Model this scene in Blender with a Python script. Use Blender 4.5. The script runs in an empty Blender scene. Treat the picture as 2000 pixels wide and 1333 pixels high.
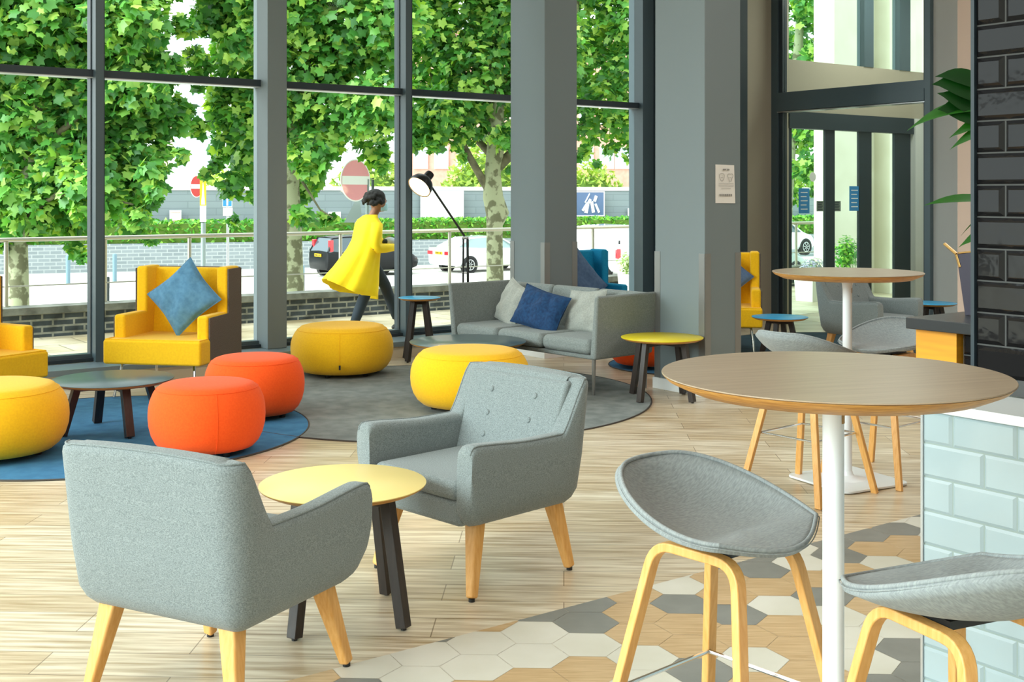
import bpy, math, random
from math import sin, cos, pi, radians, sqrt, atan2
from mathutils import Vector, Matrix
import numpy as np

# ---------------------------------------------------------------- camera, world, sun, fill lights, exposure
SC = bpy.context.scene
COL = SC.collection
EYE = 1.5
cd = bpy.data.cameras.new('camera'); cam = bpy.data.objects.new('camera', cd); COL.objects.link(cam)
cam.location = (0, 0, EYE); cam.rotation_euler = (pi / 2, 0, 0)
cd.sensor_width = 36; cd.lens = 41.76; cd.shift_y = -0.1433; cd.clip_end = 400; cd.clip_start = .05
SC.camera = cam
w = bpy.data.worlds.new('world'); SC.world = w; w.use_nodes = True
bg = w.node_tree.nodes['Background']; bg.inputs[0].default_value = (.92, .97, 1, 1); bg.inputs[1].default_value = 2.3
BA = atan2(.5901, .8073)                       # the building stands turned against the camera by this angle
def W(u, v, z=0.0): return Vector((.8073 * u - .5901 * v, .5901 * u + .8073 * v, z))
sd = bpy.data.lights.new('sun', 'SUN'); so = bpy.data.objects.new('sun', sd); COL.objects.link(so)
sd.energy = 6.2; sd.angle = radians(48); sd.color = (.90, .97, 1)   # bright hazy sky on the glazed side of the room
so.rotation_euler = Vector((-.84, -.46, .52)).to_track_quat('Z', 'Y').to_euler()
def area(u, v, z, sx, sy, e, col=(1, .97, .93)):
    a = bpy.data.lights.new('ceiling_fill', 'AREA'); a.shape = 'RECTANGLE'; a.size = sx; a.size_y = sy; a.energy = e; a.color = col  # unseen fill lights, added under the ceiling to brighten the interior
    o = bpy.data.objects.new('ceiling_fill', a); COL.objects.link(o); o.location = W(u, v, z); o.rotation_euler = (0, 0, BA)
    return o
CEIL = 4.6
LE = .19
for u_, v_, e_ in ((0, 1, 190), (4.2, 1.5, 150), (0.5, 5.2, 150), (4.5, 5.2, 150), (8.8, 3.2, 520), (8.9, 7.3, 90), (1.5, -2.2, 200), (-1.8, 3, 120)):  # the strongest fill is there to lift the right wall
    area(u_, v_, CEIL - .05, 2.2, 2.2, e_ * LE)
area(12.6, 8.8, CEIL - .05, 1.4, 1.2, 60)  # one more unseen fill, added to brighten the lobby
SC.view_settings.view_transform = 'Standard'; SC.view_settings.look = 'None'
SC.view_settings.exposure = 0.27; SC.view_settings.gamma = 1.0
try: SC.view_settings.use_curve_mapping = False
except Exception: pass
SC.cycles.max_bounces = 8; SC.cycles.transparent_max_bounces = 16; SC.cycles.diffuse_bounces = 4; SC.cycles.glossy_bounces = 3
SC.cycles.transmission_bounces = 4; SC.cycles.caustics_reflective = False; SC.cycles.caustics_refractive = False
SC.cycles.use_denoising = True; SC.cycles.sample_clamp_indirect = 6

def at(px, py, Y):                             # a place at distance Y
    return Vector(((px - 1000) / 2320 * Y, Y, EYE - (py - 380) / 2320 * Y))
def onv(px, v):                                # where the sight line at px meets the plane v
    r = (px - 1000) / 2320
    return (.5901 * v + r * .8073 * v) / (.8073 - r * .5901)

# ---------------------------------------------------------------- materials
def lin(c):
    if isinstance(c, str):
        c = [int(c[i:i + 2], 16) / 255 for i in (0, 2, 4)]
    return [x / 12.92 if x <= .04045 else ((x + .055) / 1.055) ** 2.4 for x in c] + [1]
MATS = {}
def mat(name, color, rough=.6, metal=0, spec=.5, color2=None, nscale=40, ndet=4, bump=0, bscale=None, stretch=None, emit=None, estr=0, sheen=0, coat=0, contrast=(.35, .65)):
    if name in MATS: return MATS[name]
    m = bpy.data.materials.new(name); m.use_nodes = True; nt = m.node_tree; b = nt.nodes['Principled BSDF']
    b.inputs['Base Color'].default_value = lin(color); b.inputs['Roughness'].default_value = rough; b.inputs['Metallic'].default_value = metal
    b.inputs['Specular IOR Level'].default_value = spec; b.inputs['Sheen Weight'].default_value = sheen; b.inputs['Coat Weight'].default_value = coat
    if emit: b.inputs['Emission Color'].default_value = lin(emit); b.inputs['Emission Strength'].default_value = estr
    if color2 or bump:
        tc = nt.nodes.new('ShaderNodeTexCoord'); mp = nt.nodes.new('ShaderNodeMapping'); nt.links.new(tc.outputs['Object'], mp.inputs[0])
        if stretch: mp.inputs['Scale'].default_value = stretch
        n = nt.nodes.new('ShaderNodeTexNoise'); n.inputs['Scale'].default_value = nscale; n.inputs['Detail'].default_value = ndet
        nt.links.new(mp.outputs[0], n.inputs['Vector'])
        if color2:
            r = nt.nodes.new('ShaderNodeValToRGB'); r.color_ramp.elements[0].position = contrast[0]; r.color_ramp.elements[1].position = contrast[1]
            r.color_ramp.elements[0].color = lin(color); r.color_ramp.elements[1].color = lin(color2)
            nt.links.new(n.outputs['Fac'], r.inputs[0]); nt.links.new(r.outputs[0], b.inputs['Base Color'])
        if bump:
            bn = nt.nodes.new('ShaderNodeBump'); bn.inputs['Strength'].default_value = bump; bn.inputs['Distance'].default_value = .004
            if bscale:
                n2 = nt.nodes.new('ShaderNodeTexNoise'); n2.inputs['Scale'].default_value = bscale; nt.links.new(mp.outputs[0], n2.inputs['Vector']); nt.links.new(n2.outputs['Fac'], bn.inputs['Height'])
            else: nt.links.new(n.outputs['Fac'], bn.inputs['Height'])
            nt.links.new(bn.outputs[0], b.inputs['Normal'])
    MATS[name] = m; return m

def glass_mat(name, tint=(.93, .97, .95), gloss=.09, rough=0.0):
    m = bpy.data.materials.new(name); m.use_nodes = True; nt = m.node_tree; nt.nodes.clear()
    o = nt.nodes.new('ShaderNodeOutputMaterial'); t = nt.nodes.new('ShaderNodeBsdfTransparent'); g = nt.nodes.new('ShaderNodeBsdfGlossy')
    t.inputs[0].default_value = (*tint, 1); g.inputs['Roughness'].default_value = rough
    lw = nt.nodes.new('ShaderNodeLayerWeight'); lw.inputs[0].default_value = gloss
    mx = nt.nodes.new('ShaderNodeMixShader'); nt.links.new(lw.outputs['Fresnel'], mx.inputs[0]); nt.links.new(t.outputs[0], mx.inputs[1]); nt.links.new(g.outputs[0], mx.inputs[2])
    nt.links.new(mx.outputs[0], o.inputs[0]); return m

M = dict(
    frame=mat('frame_metal', '4a5a60', .38, .0, .5),
    frame_dark=mat('frame_dark', '27333a', .4),
    column=mat('column_paint', '727d80', .55, bump=.05, nscale=60),
    guard=mat('guard_metal', '8b8c8a', .35, .6),
    ledge=mat('ledge_metal', '7d8f98', .35, .2),
    cream=mat('cream_paint', 'd8cdb8', .6),
    white=mat('white_paint', 'eceeee', .35),
    wallgrey=mat('wall_grey', 'd2d3ce', .8),
    beige=mat('wall_beige', 'a89f8c', .8),
    pink=mat('wall_pink', 'b8a294', .8),
    ceiling=mat('ceiling_paint', 'c9c6bf', .9),
    grey=mat('felt_grey', '697273', .95, color2='8e9797', nscale=240, ndet=6, bump=.25, sheen=.15, stretch=(1, 1, 1.6)),
    stoolgrey=mat('stool_fabric', '83898a', .95, color2='999f9f', nscale=65, ndet=8, bump=.08, sheen=.1, stretch=(1, 5, 1)),
    sofagrey=mat('sofa_fabric', '767d7b', .95, color2='8a918e', nscale=120, bump=.15, sheen=.1),
    pillowgrey=mat('pillow_grey', '9a9d96', .95, color2='abaea6', nscale=90, bump=.2, sheen=.1),
    navy=mat('pillow_navy', '0e3056', .9, color2='16426c', nscale=40, bump=.2),
    steelblue=mat('pillow_blue', '4d7ea0', .85, color2='5c8fb0', nscale=30, bump=.2, sheen=.1),
    slate=mat('pillow_slate', '50688a', .9, color2='5d7696', nscale=30, bump=.2),
    yellow=mat('felt_yellow', 'ffc400', .9, color2='f8ba00', nscale=90, bump=.1, sheen=.1),
    chair_yellow=mat('chair_yellow', 'ffc808', .9, color2='f8be00', nscale=70, bump=.1, sheen=.1),
    orange=mat('felt_orange', 'ff5a08', .9, color2='fa5200', nscale=90, bump=.1, sheen=.05),
    brown=mat('felt_brown', '5a5148', .95, color2='6a6056', nscale=140, bump=.15),
    teal=mat('chair_teal', '0a96c2', .9, color2='058ab6', nscale=70, bump=.1),
    beech=mat('beech', 'e8b26c', .42, color2='d99c50', nscale=6, ndet=6, stretch=(18, 18, 1.2), contrast=(.3, .7)),
    ply=mat('ply_edge', 'd9a050', .45, color2='b87c34', nscale=5, ndet=5, stretch=(4, 4, 60)),
    darkwood=mat('dark_wood', '2a2421', .4, color2='352c28', nscale=8, stretch=(10, 10, 1)),
    oak=mat('oak_panel', 'f2a322', .45, color2='dd9420', nscale=3, ndet=6, stretch=(1, 1, 14)),
    lemon=mat('top_lemon', 'fbe592', .38), acid=mat('top_acid', 'e3cf1e', .38),
    blue_top=mat('top_blue', '2aa0d4', .35), grey_top=mat('top_grey', '46595c', .3),
    white_metal=mat('white_metal', 'e9ecee', .3), black=mat('black', '141414', .5), blackmetal=mat('black_metal', '20211f', .35, .3),
    chrome=mat('chrome', 'd8d8d8', .12, 1), steel=mat('steel', 'b9b5a8', .28, .9), alu=mat('alu', 'c9cbcc', .3, .7),
    hexgrey=mat('hex_grey', '7b7c76', .5, color2='8a8a84', nscale=7, contrast=(.3, .7)),
    hexwhite=mat('hex_white', 'dcd9cd', .45, color2='d1cdbd', nscale=3),
    bar_face=mat('tile_blue', 'a9babf', .12, coat=.3), grout=mat('grout', '9aa8a4', .9), grout_dark=mat('grout_dark', '4c4d4c', .9),
    tile_black=mat('tile_black', '1c1b1c', .06, bump=.16, nscale=1, bscale=22, spec=.32),
    worktop=mat('worktop_white', 'e6e9e8', .2), counter_black=mat('counter_black', '26282a', .3),
    bronze=mat('bronze', '9c7a4a', .25, 1), purple=mat('purple_leather', '2c2638', .35),
    red=mat('sign_red', 'c4261c', .5), pinkred=mat('sign_pink', 'ee9aa0', .5), signwhite=mat('sign_white', 'f4f2f0', .5), signblue=mat('sign_blue', '2f86cc', .5),
    signgrey=mat('sign_grey', '8c9896', .5, .3), signyellow=mat('sign_yellow', 'f0b400', .5), bannerblue=mat('banner_blue', '5a6f94', .6),
    carblack=mat('car_black', '0c0e10', .35, 0, .3), carwhite=mat('car_white', 'e3e8e9', .2, coat=1), carred=mat('car_red', 'b3202a', .2, coat=1), cargrey=mat('car_grey', '8c9a90', .2, .3, coat=1),
    carglass=mat('car_glass', '40525a', .05, 0, .9), carglass_pale=mat('car_glass_pale', '8aa0a0', .08, 0, .9), tyre=mat('tyre', '1a1a1a', .9), taillight=mat('tail_light', 'd3202a', .2, coat=1),
    plate=mat('plate_yellow', 'f2bd10', .4), skin=mat('skin', '8a5a3c', .6), hair=mat('hair', '16130f', .9, bump=.8, nscale=60), coat=mat('coat_yellow', 'f8d400', .8, color2='f0c800', nscale=6),
    trousers=mat('trousers', '1c2832', .85), mask=mat('mask_blue', 'a8d0dc', .8), bark=mat('bark', '6b6a4e', .9, color2='a3a684', nscale=5, ndet=6, bump=.4, contrast=(.44, .50)),
    bark_dark=mat('bark_dark', '55503c', .9, color2='7b7658', nscale=6), roadm=mat('road_paving', 'c9c5bd', .8, color2='d6d2ca', nscale=.6),
    stone=mat('stone', 'd8d2bf', .8, color2='cec7b2', nscale=2, bump=.05), concrete=mat('coping', '83847a', .9, color2='55574f', nscale=5, ndet=6),
    brickred=mat('brick_red', 'cf9c8a', .9, color2='c68f7c', nscale=3), bwhite=mat('render_white', 'dfe6e8', .8), glassfar=mat('glass_far', 'a9bcc4', .3),
    pot=mat('pot_white', 'dedcd4', .6), paper=mat('paper', 'e4e0da', .7), ink=mat('ink', '8d8a86', .8), terracotta=mat('pot_dark', '403a34', .7),
    poster=mat('poster_blue', '3f8fcc', .6), sticker=mat('sticker_grey', '808a80', .7), carton=mat('brown_tag', 'b08a52', .7),
    bluepaint=mat('bollard_blue', '6f8b98', .5), bollard=mat('bollard_black', '26302f', .6), hexwood=None,
)
PANE = glass_mat('window_glass'); PANE2 = glass_mat('door_glass', (.90, .96, .93), .12)

def leafmat(name, c1, c2, c3, trans=.35):
    m = bpy.data.materials.new(name); m.use_nodes = True; nt = m.node_tree; b = nt.nodes['Principled BSDF']; out = nt.nodes['Material Output']
    a = nt.nodes.new('ShaderNodeAttribute'); a.attribute_name = 'tint'
    r = nt.nodes.new('ShaderNodeValToRGB'); r.color_ramp.elements[0].color = lin(c1); r.color_ramp.elements[1].color = lin(c3)
    e = r.color_ramp.elements.new(.5); e.color = lin(c2)
    nt.links.new(a.outputs['Fac'], r.inputs[0]); nt.links.new(r.outputs[0], b.inputs['Base Color']); b.inputs['Roughness'].default_value = .42
    t = nt.nodes.new('ShaderNodeBsdfTranslucent'); mul = nt.nodes.new('ShaderNodeMixRGB'); mul.blend_type = 'MULTIPLY'; mul.inputs[0].default_value = 1
    mul.inputs[2].default_value = (1.0, 1.0, .25, 1); nt.links.new(r.outputs[0], mul.inputs[1]); nt.links.new(mul.outputs[0], t.inputs[0])
    mx = nt.nodes.new('ShaderNodeMixShader'); mx.inputs[0].default_value = trans
    nt.links.new(b.outputs[0], mx.inputs[1]); nt.links.new(t.outputs[0], mx.inputs[2]); nt.links.new(mx.outputs[0], out.inputs[0])
    return m
LEAF = leafmat('plane_leaf', '3a7a34', '70b450', 'c8e870', .38)
HEDGE = leafmat('hedge_leaf', '2f7a1e', '5fa82c', '9ccc4a', .25)
SHRUB = leafmat('shrub_leaf', '86a83e', 'aac455', 'c9d86a', .3)
POTLEAF = leafmat('pot_leaf', '06300c', '0d4a10', '2f7a16', .25)
PALE = leafmat('pale_leaf', '8ab04a', 'b8cc82', 'e8ecc8', .3)

def brick_mat(name, c1, c2, mortar, bw, bh, ms=.012, rough=.85, rot=None, coord='Object', bump=.3, offset=.5, noise=None, stain=None):
    m = bpy.data.materials.new(name); m.use_nodes = True; nt = m.node_tree; b = nt.nodes['Principled BSDF']; b.inputs['Roughness'].default_value = rough
    tc = nt.nodes.new('ShaderNodeTexCoord'); mp = nt.nodes.new('ShaderNodeMapping')
    if rot is not None: mp.inputs['Rotation'].default_value = rot
    nt.links.new(tc.outputs[coord], mp.inputs[0])
    br = nt.nodes.new('ShaderNodeTexBrick'); br.inputs['Scale'].default_value = 1; br.inputs['Brick Width'].default_value = bw; br.inputs['Row Height'].default_value = bh
    br.inputs['Mortar Size'].default_value = ms; br.inputs['Color1'].default_value = lin(c1); br.inputs['Color2'].default_value = lin(c2); br.inputs['Mortar'].default_value = lin(mortar); br.offset = offset
    br.inputs['Bias'].default_value = 0
    nt.links.new(mp.outputs[0], br.inputs['Vector']); last = br.outputs['Color']
    if noise:
        n = nt.nodes.new('ShaderNodeTexNoise'); n.inputs['Scale'].default_value = noise[0]; n.inputs['Detail'].default_value = 8
        m2 = nt.nodes.new('ShaderNodeMapping'); m2.inputs['Scale'].default_value = noise[1]; nt.links.new(mp.outputs[0], m2.inputs[0]); nt.links.new(m2.outputs[0], n.inputs['Vector'])
        rp = nt.nodes.new('ShaderNodeValToRGB'); rp.color_ramp.elements[0].position = .30; rp.color_ramp.elements[1].position = .62
        rp.color_ramp.elements[0].color = lin(noise[2]); rp.color_ramp.elements[1].color = (1, 1, 1, 1); nt.links.new(n.outputs['Fac'], rp.inputs[0])
        mu = nt.nodes.new('ShaderNodeMixRGB'); mu.blend_type = 'MULTIPLY'; mu.inputs[0].default_value = 1; nt.links.new(last, mu.inputs[1]); nt.links.new(rp.outputs[0], mu.inputs[2]); last = mu.outputs[0]
    nt.links.new(last, b.inputs['Base Color'])
    if bump:
        bn = nt.nodes.new('ShaderNodeBump'); bn.inputs['Strength'].default_value = bump; bn.inputs['Distance'].default_value = .004; bn.invert = True
        nt.links.new(br.outputs['Fac'], bn.inputs['Height']); nt.links.new(bn.outputs[0], b.inputs['Normal'])
    return m
FLOORM = brick_mat('wood_planks', 'eadfc9', 'd2bf9f', '9c8b72', 1.22, .182, .0022, rough=.33, rot=(0, 0, radians(2.5)), bump=.05, offset=.37, noise=(3.1, (.9, 13, 1), 'bfae94'))
PATHM = brick_mat('path_slabs', 'bcb198', 'd0c4a8', '958c74', .6, .6, .012, rough=.5, bump=.1, noise=(1.2, (1, 1, 1), 'b5aa92'))
WALLBR = brick_mat('blue_bricks', '4a5258', '3e464a', '9a9a90', .235, .075, .012, rot=(pi / 2, 0, 0), noise=(6, (1, 1, 1), 'a8a8a0'))
FARBR = brick_mat('grey_bricks', '8d9598', '7f888b', 'a6abab', .45, .15, .02, rot=(pi / 2, 0, 0))
FARWALL = brick_mat('grey_wall', '8b9598', '848e92', '7b8589', 2.4, .3, .02, rot=(pi / 2, 0, 0), bump=.1)
HEXWOOD = mat('hex_wood', 'd2b48a', .4, color2='b8976a', nscale=3.5, ndet=8, stretch=(2, 22, 1), contrast=(.3, .7))

# ---------------------------------------------------------------- mesh helpers
class MB:
    def __init__(s): s.v = []; s.f = []; s.m = []; s.cur = 0
    def add(s, vs, fs, T=None):
        o = len(s.v)
        s.v.extend([tuple(T @ Vector(p)) if T is not None else tuple(p) for p in vs]); s.f.extend([tuple(i + o for i in f) for f in fs]); s.m.extend([s.cur] * len(fs)); return s
    def box(s, x0, x1, y0, y1, z0, z1, T=None):
        return s.add([(x0, y0, z0), (x1, y0, z0), (x1, y1, z0), (x0, y1, z0), (x0, y0, z1), (x1, y0, z1), (x1, y1, z1), (x0, y1, z1)],
                     [(3, 2, 1, 0), (4, 5, 6, 7), (0, 1, 5, 4), (1, 2, 6, 5), (2, 3, 7, 6), (3, 0, 4, 7)], T)
    def hexa(s, lo, hi, T=None):     # lo, hi: four corners each
        return s.add(list(lo) + list(hi), [(3, 2, 1, 0), (4, 5, 6, 7), (0, 1, 5, 4), (1, 2, 6, 5), (2, 3, 7, 6), (3, 0, 4, 7)], T)
    def beam(s, a, b, w, h, w2=None, h2=None, side=None):
        a = Vector(a); b = Vector(b); d = (b - a).normalized(); w2 = w2 or w; h2 = h2 or h
        sd_ = Vector(side) if side else (d.cross(Vector((0, 0, 1))) if abs(d.z) < .95 else Vector((1, 0, 0)))
        sd_ = (sd_ - d * sd_.dot(d)).normalized(); up = sd_.cross(d).normalized()
        q = lambda c, ww, hh: [c - sd_ * ww / 2 - up * hh / 2, c + sd_ * ww / 2 - up * hh / 2, c + sd_ * ww / 2 + up * hh / 2, c - sd_ * ww / 2 + up * hh / 2]
        return s.hexa(q(a, w, h), q(b, w2, h2))
    def loft(s, rings, cap=True, closed=True):
        n = len(rings[0]); o = len(s.v); k0 = len(s.f)
        for r in rings: s.v.extend(tuple(p) for p in r)
        for i in range(len(rings) - 1):
            for j in range(n if closed else n - 1):
                s.f.append((o + i * n + j, o + i * n + (j + 1) % n, o + (i + 1) * n + (j + 1) % n, o + (i + 1) * n + j))
        if cap: s.f.append(tuple(o + j for j in reversed(range(n)))); s.f.append(tuple(o + (len(rings) - 1) * n + j for j in range(n)))
        s.m.extend([s.cur] * (len(s.f) - k0)); return s
    def lathe(s, prof, n=40, c=(0, 0, 0), T=None):
        rings = [[(c[0] + r * cos(2 * pi * j / n), c[1] + r * sin(2 * pi * j / n), c[2] + z) for j in range(n)] for r, z in prof]
        if T is not None: rings = [[T @ Vector(p) for p in r] for r in rings]
        return s.loft(rings, cap=True)
    def tube(s, path, r, n=10, closed=False):
        P = [Vector(p) for p in path]; k = len(P); rad = r if isinstance(r, (list, tuple)) else [r] * k
        rings = []; up = None
        for i in range(k):
            d = (P[(i + 1) % k] - P[i - 1]) if closed else (P[min(i + 1, k - 1)] - P[max(i - 1, 0)])
            d.normalize()
            if up is None: up = Vector((0, 0, 1)) if abs(d.z) < .9 else Vector((1, 0, 0))
            up = (up - d * up.dot(d)).normalized(); sd_ = d.cross(up)
            rings.append([P[i] + (sd_ * cos(2 * pi * j / n) + up * sin(2 * pi * j / n)) * rad[i] for j in range(n)])
        if closed: rings.append(rings[0]); return s.loft(rings, cap=False)
        return s.loft(rings)
    def strip(s, path, wv, hh, side):  # rectangular section swept along a path lying in a plane with normal side
        P = [Vector(p) for p in path]; sd_ = Vector(side).normalized(); rings = []
        for i in range(len(P)):
            d = (P[min(i + 1, len(P) - 1)] - P[max(i - 1, 0)]).normalized(); up = sd_.cross(d).normalized()
            rings.append([P[i] - sd_ * wv / 2 - up * hh / 2, P[i] + sd_ * wv / 2 - up * hh / 2, P[i] + sd_ * wv / 2 + up * hh / 2, P[i] - sd_ * wv / 2 + up * hh / 2])
        return s.loft(rings)
    def prism(s, poly, z0, z1, T=None):
        n = len(poly)
        return s.add([(x, y, z0) for x, y in poly] + [(x, y, z1) for x, y in poly], [tuple(reversed(range(n))), tuple(range(n, 2 * n))] + [(i, (i + 1) % n, n + (i + 1) % n, n + i) for i in range(n)], T)
    def ball(s, c, r, n=16, m=10, T=None):
        rr = r if isinstance(r, (list, tuple)) else (r, r, r)
        rings = []
        for i in range(m + 1):
            a = -pi / 2 + .02 + (pi - .04) * i / m
            rings.append([(c[0] + rr[0] * cos(a) * cos(2 * pi * j / n), c[1] + rr[1] * cos(a) * sin(2 * pi * j / n), c[2] + rr[2] * sin(a)) for j in range(n)])
        if T is not None: rings = [[T @ Vector(p) for p in r] for r in rings]
        return s.loft(rings)
    def build(s, name, mats, parent=None, smooth=35, bevel=0, seg=2, sub=0, T=None, bf=False):
        me = bpy.data.meshes.new(name); me.from_pydata(s.v, [], s.f)
        for m in (mats if isinstance(mats, (list, tuple)) else [mats]): me.materials.append(m)
        if max(s.m or [0]) > 0: me.polygons.foreach_set('material_index', s.m)
        if smooth is not None:
            me.polygons.foreach_set('use_smooth', [True] * len(s.f)); me.set_sharp_from_angle(angle=radians(smooth))
        me.update()
        o = bpy.data.objects.new(name, me); COL.objects.link(o)
        if parent is not None: o.parent = parent
        if T is not None: o.matrix_local = T
        if bf: o.rotation_euler = (0, 0, BA)
        if bevel:
            b = o.modifiers.new('edge', 'BEVEL'); b.width = bevel; b.segments = seg; b.limit_method = 'ANGLE'; b.angle_limit = radians(35); b.harden_normals = True
        if sub: q = o.modifiers.new('sub', 'SUBSURF'); q.levels = sub; q.render_levels = sub
        return o

def tag(o, label=None, cat=None, group=None, kind=None):
    if label: o['label'] = label
    if cat: o['category'] = cat
    if group: o['group'] = group
    if kind: o['kind'] = kind
    return o
def empty(name, loc=(0, 0, 0), rz=0.0):
    o = bpy.data.objects.new(name, None); COL.objects.link(o); o.location = loc; o.rotation_euler = (0, 0, rz); o.empty_display_size = .1; return o
def face(f): return atan2(f[1], f[0]) - pi / 2          # turn that makes local +Y look along f
KIDS = {}
def kids(o): return [c for c in bpy.data.objects if c.parent == o]
def copy_tree(o, parent=None):
    c = o.copy(); COL.objects.link(c)
    if parent is not None: c.parent = parent
    for ch in kids(o): copy_tree(ch, c)
    return c
def again(src, loc, rz, label, scale=None):
    c = copy_tree(src); c.location = loc; c.rotation_euler = (0, 0, rz); c['label'] = label
    if scale: c.scale = scale
    return c
def struct(o, kind='structure'): o['kind'] = kind; return o
def recolor(root, part, m):
    for c in kids(root):
        if c.name.split('.')[0] == part:
            c.data = c.data.copy(); c.data.materials[0] = m
def smoothstep(a, b, x):
    t = max(0, min(1, (x - a) / (b - a))); return t * t * (3 - 2 * t)
def text_mesh(name, txt, size, m, parent, T, ext=.001):
    cu = bpy.data.curves.new(name, 'FONT'); cu.body = txt; cu.size = size; cu.extrude = ext; cu.align_x = 'CENTER'; cu.align_y = 'CENTER'
    tmp = bpy.data.objects.new('tmp', cu); COL.objects.link(tmp); dg = bpy.context.evaluated_depsgraph_get()
    me = bpy.data.meshes.new_from_object(tmp.evaluated_get(dg)); bpy.data.objects.remove(tmp); me.materials.clear(); me.materials.append(m)
    o = bpy.data.objects.new(name, me); COL.objects.link(o); o.parent = parent; o.matrix_local = T; return o

# ================================================================= THE ROOM
VW = 9.87; VL = 9.45; UE = 11.14
b = MB(); b.box(-3.6, UE + 3.4, -4.2, VW, -.15, 0)
fl = MB(); fl.v = []
pl = [W(-3.6, -4.2), W(UE + 3.4, -4.2), W(UE + 3.4, VW), W(-3.6, VW)]
fl.hexa([(p.x, p.y, -.12) for p in pl], [(p.x, p.y, 0) for p in pl]); struct(fl.build('floor', FLOORM, smooth=None))
# patterned tile inlay let into the planks: regular hexagons, cut off along a line parallel to the windows
def clip(poly, f):
    out = []
    for i in range(len(poly)):
        a, c = poly[i], poly[(i + 1) % len(poly)]; fa, fc = f(a), f(c)
        if fa >= 0: out.append(a)
        if (fa >= 0) != (fc >= 0):
            t = fa / (fa - fc); out.append((a[0] + (c[0] - a[0]) * t, a[1] + (c[1] - a[1]) * t))
    return out
random.seed(11)
hx = MB(); S = .118; ca, sa = cos(radians(-2.5)), sin(radians(-2.5))
for i in range(-14, 40):
    for j in range(-4, 32):
        cx, cy = -.1 + i * 1.5 * S, 1.2 + (j + .5 * (i % 2)) * sqrt(3) * S
        poly = [(cx + (S - .0008) * cos(pi / 3 * k), cy + (S - .0008) * sin(pi / 3 * k)) for k in range(6)]
        poly = [(x * ca - y * sa, x * sa + y * ca) for x, y in poly]
        poly = clip(poly, lambda p: 3.36 - (-.5901 * p[0] + .8073 * p[1])); poly = clip(poly, lambda p: 3.02 - (.8073 * p[0] + .5901 * p[1])) if False else poly
        if len(poly) < 3: continue
        r = random.random(); hx.cur = 0 if r < .36 else (1 if r < .68 else 2)
        hx.add([(x, y, .0012) for x, y in poly], [tuple(range(len(poly)))])
struct(hx.build('trim_1', [M['hexgrey'], M['hexwhite'], HEXWOOD], smooth=None))
b = MB(); b.box(-3.8, UE + 3.5, -4.4, VW + .3, CEIL, CEIL + .2); struct(b.build('ceiling', M['ceiling'], bf=True, smooth=None))
wl = empty('window_12', W(-3.6, -4.2, 0), BA); struct(wl)
b = MB(); b.box(-.15, 0, 0, 14.07, 0, .142); b.box(-.1, 0, 0, 14.07, CEIL - .1, CEIL); b.box(-.08, 0, 0, 14.07, 2.455, 2.515)
for k in range(11): b.box(-.1, .0, 1.40 * k - .03, 1.40 * k + .03, .142, CEIL)
b.build('window_frame', M['frame'], wl, smooth=None)
b = MB(); b.box(-.05, -.04, 0, 14.07, .142, CEIL - .1); b.build('glass_pane', PANE, wl, smooth=None)
b = MB(); b.box(-3.75, UE + 3.4, -4.35, -4.2, 0, CEIL); struct(b.build('wall_back', M['wallgrey'], bf=True, smooth=None))
b = MB(); b.box(UE, UE + .2, -4.2, 7.6, 0, CEIL); struct(b.build('wall_right', M['wallgrey'], bf=True, smooth=None))
b = MB(); b.box(8.0, 8.35, 4.75, 5.25, 0, CEIL); struct(b.build('wall_pier', M['pink'], bf=True, smooth=None))
b = MB(); b.box(10.08, UE + .27, VW - .05, VW + .25, 0, CEIL); struct(b.build('wall_front', M['beige'], bf=True, smooth=None))
b = MB(); b.box(9.08, 10.08, 9.3, VW + .25, 0, CEIL); b.cur = 1; b.box(9.92, 10.09, 9.285, 9.30, 0, CEIL); struct(b.build('column', [M['column'], M['frame_dark']], bf=True, smooth=None))  # dark strip paints shade onto the pier's front face
b = MB(); b.box(UE + 3.2, UE + 3.4, 7.6, VW, 0, CEIL); b.box(UE, UE + 3.4, 7.3, 7.6, 0, CEIL); struct(b.build('wall_lobby', M['wallgrey'], bf=True, smooth=None))
# ledge under the windows
b = MB(); b.box(-3.6, 9.07, VL - .02, VW - .1, .125, .142); b.cur = 1; b.box(-3.6, 9.07, VL, VW + .1, 0, .125); b.cur = 0; b.box(-3.6, 9.07, VL - .02, VL, .098, .125)
struct(b.build('sill', [M['ledge'], M['cream']], bf=True, smooth=None))
b = MB(); b.box(-3.6, 9.07, VL - .016, VL, 0, .07); struct(b.build('baseboard_front', M['cream'], bf=True, smooth=None))

def window(n, u0, u1, mull_l=True):
    root = empty('window_%d' % n, W(u0, VW, 0), BA); struct(root); L = u1 - u0
    f = MB(); f.box(0, L, -.03, .07, .142, .20); f.cur = 1; f.box(0, L, -.075, -.03, .142, .172)
    f.cur = 1; f.box(0, L, -.07, .07, 2.455, 2.515); f.cur = 2; f.box(0, L, -.068, .06, 2.447, 2.456)
    f.cur = 0; f.box(0, L, -.05, .07, CEIL - .12, CEIL)
    f.build('window_frame', [M['frame'], M['frame_dark'], M['alu']], root, smooth=None)
    g = MB(); g.box(.03, L - .03, .0, .012, .20, 2.455); g.build('glass_pane', PANE, root, smooth=None)
    g = MB(); g.box(.03, L - .03, .0, .012, 2.515, CEIL - .12); g.build('glass_pane', PANE, root, smooth=None)
    if mull_l:
        m = MB(); m.box(-.035, .03, -.13, .02, .142, CEIL); m.cur = 1; m.box(.03, .038, -.13, .07, .142, CEIL); m.box(-.043, -.035, -.02, .07, .142, CEIL)
        m.build('mullion', [M['frame'], M['frame_dark']], root, smooth=None)
    return root
us = [-3.58, -2.85, -1.4, .08, 1.53, 2.985, 4.5, 5.9, 7.35, 8.98]
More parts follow.
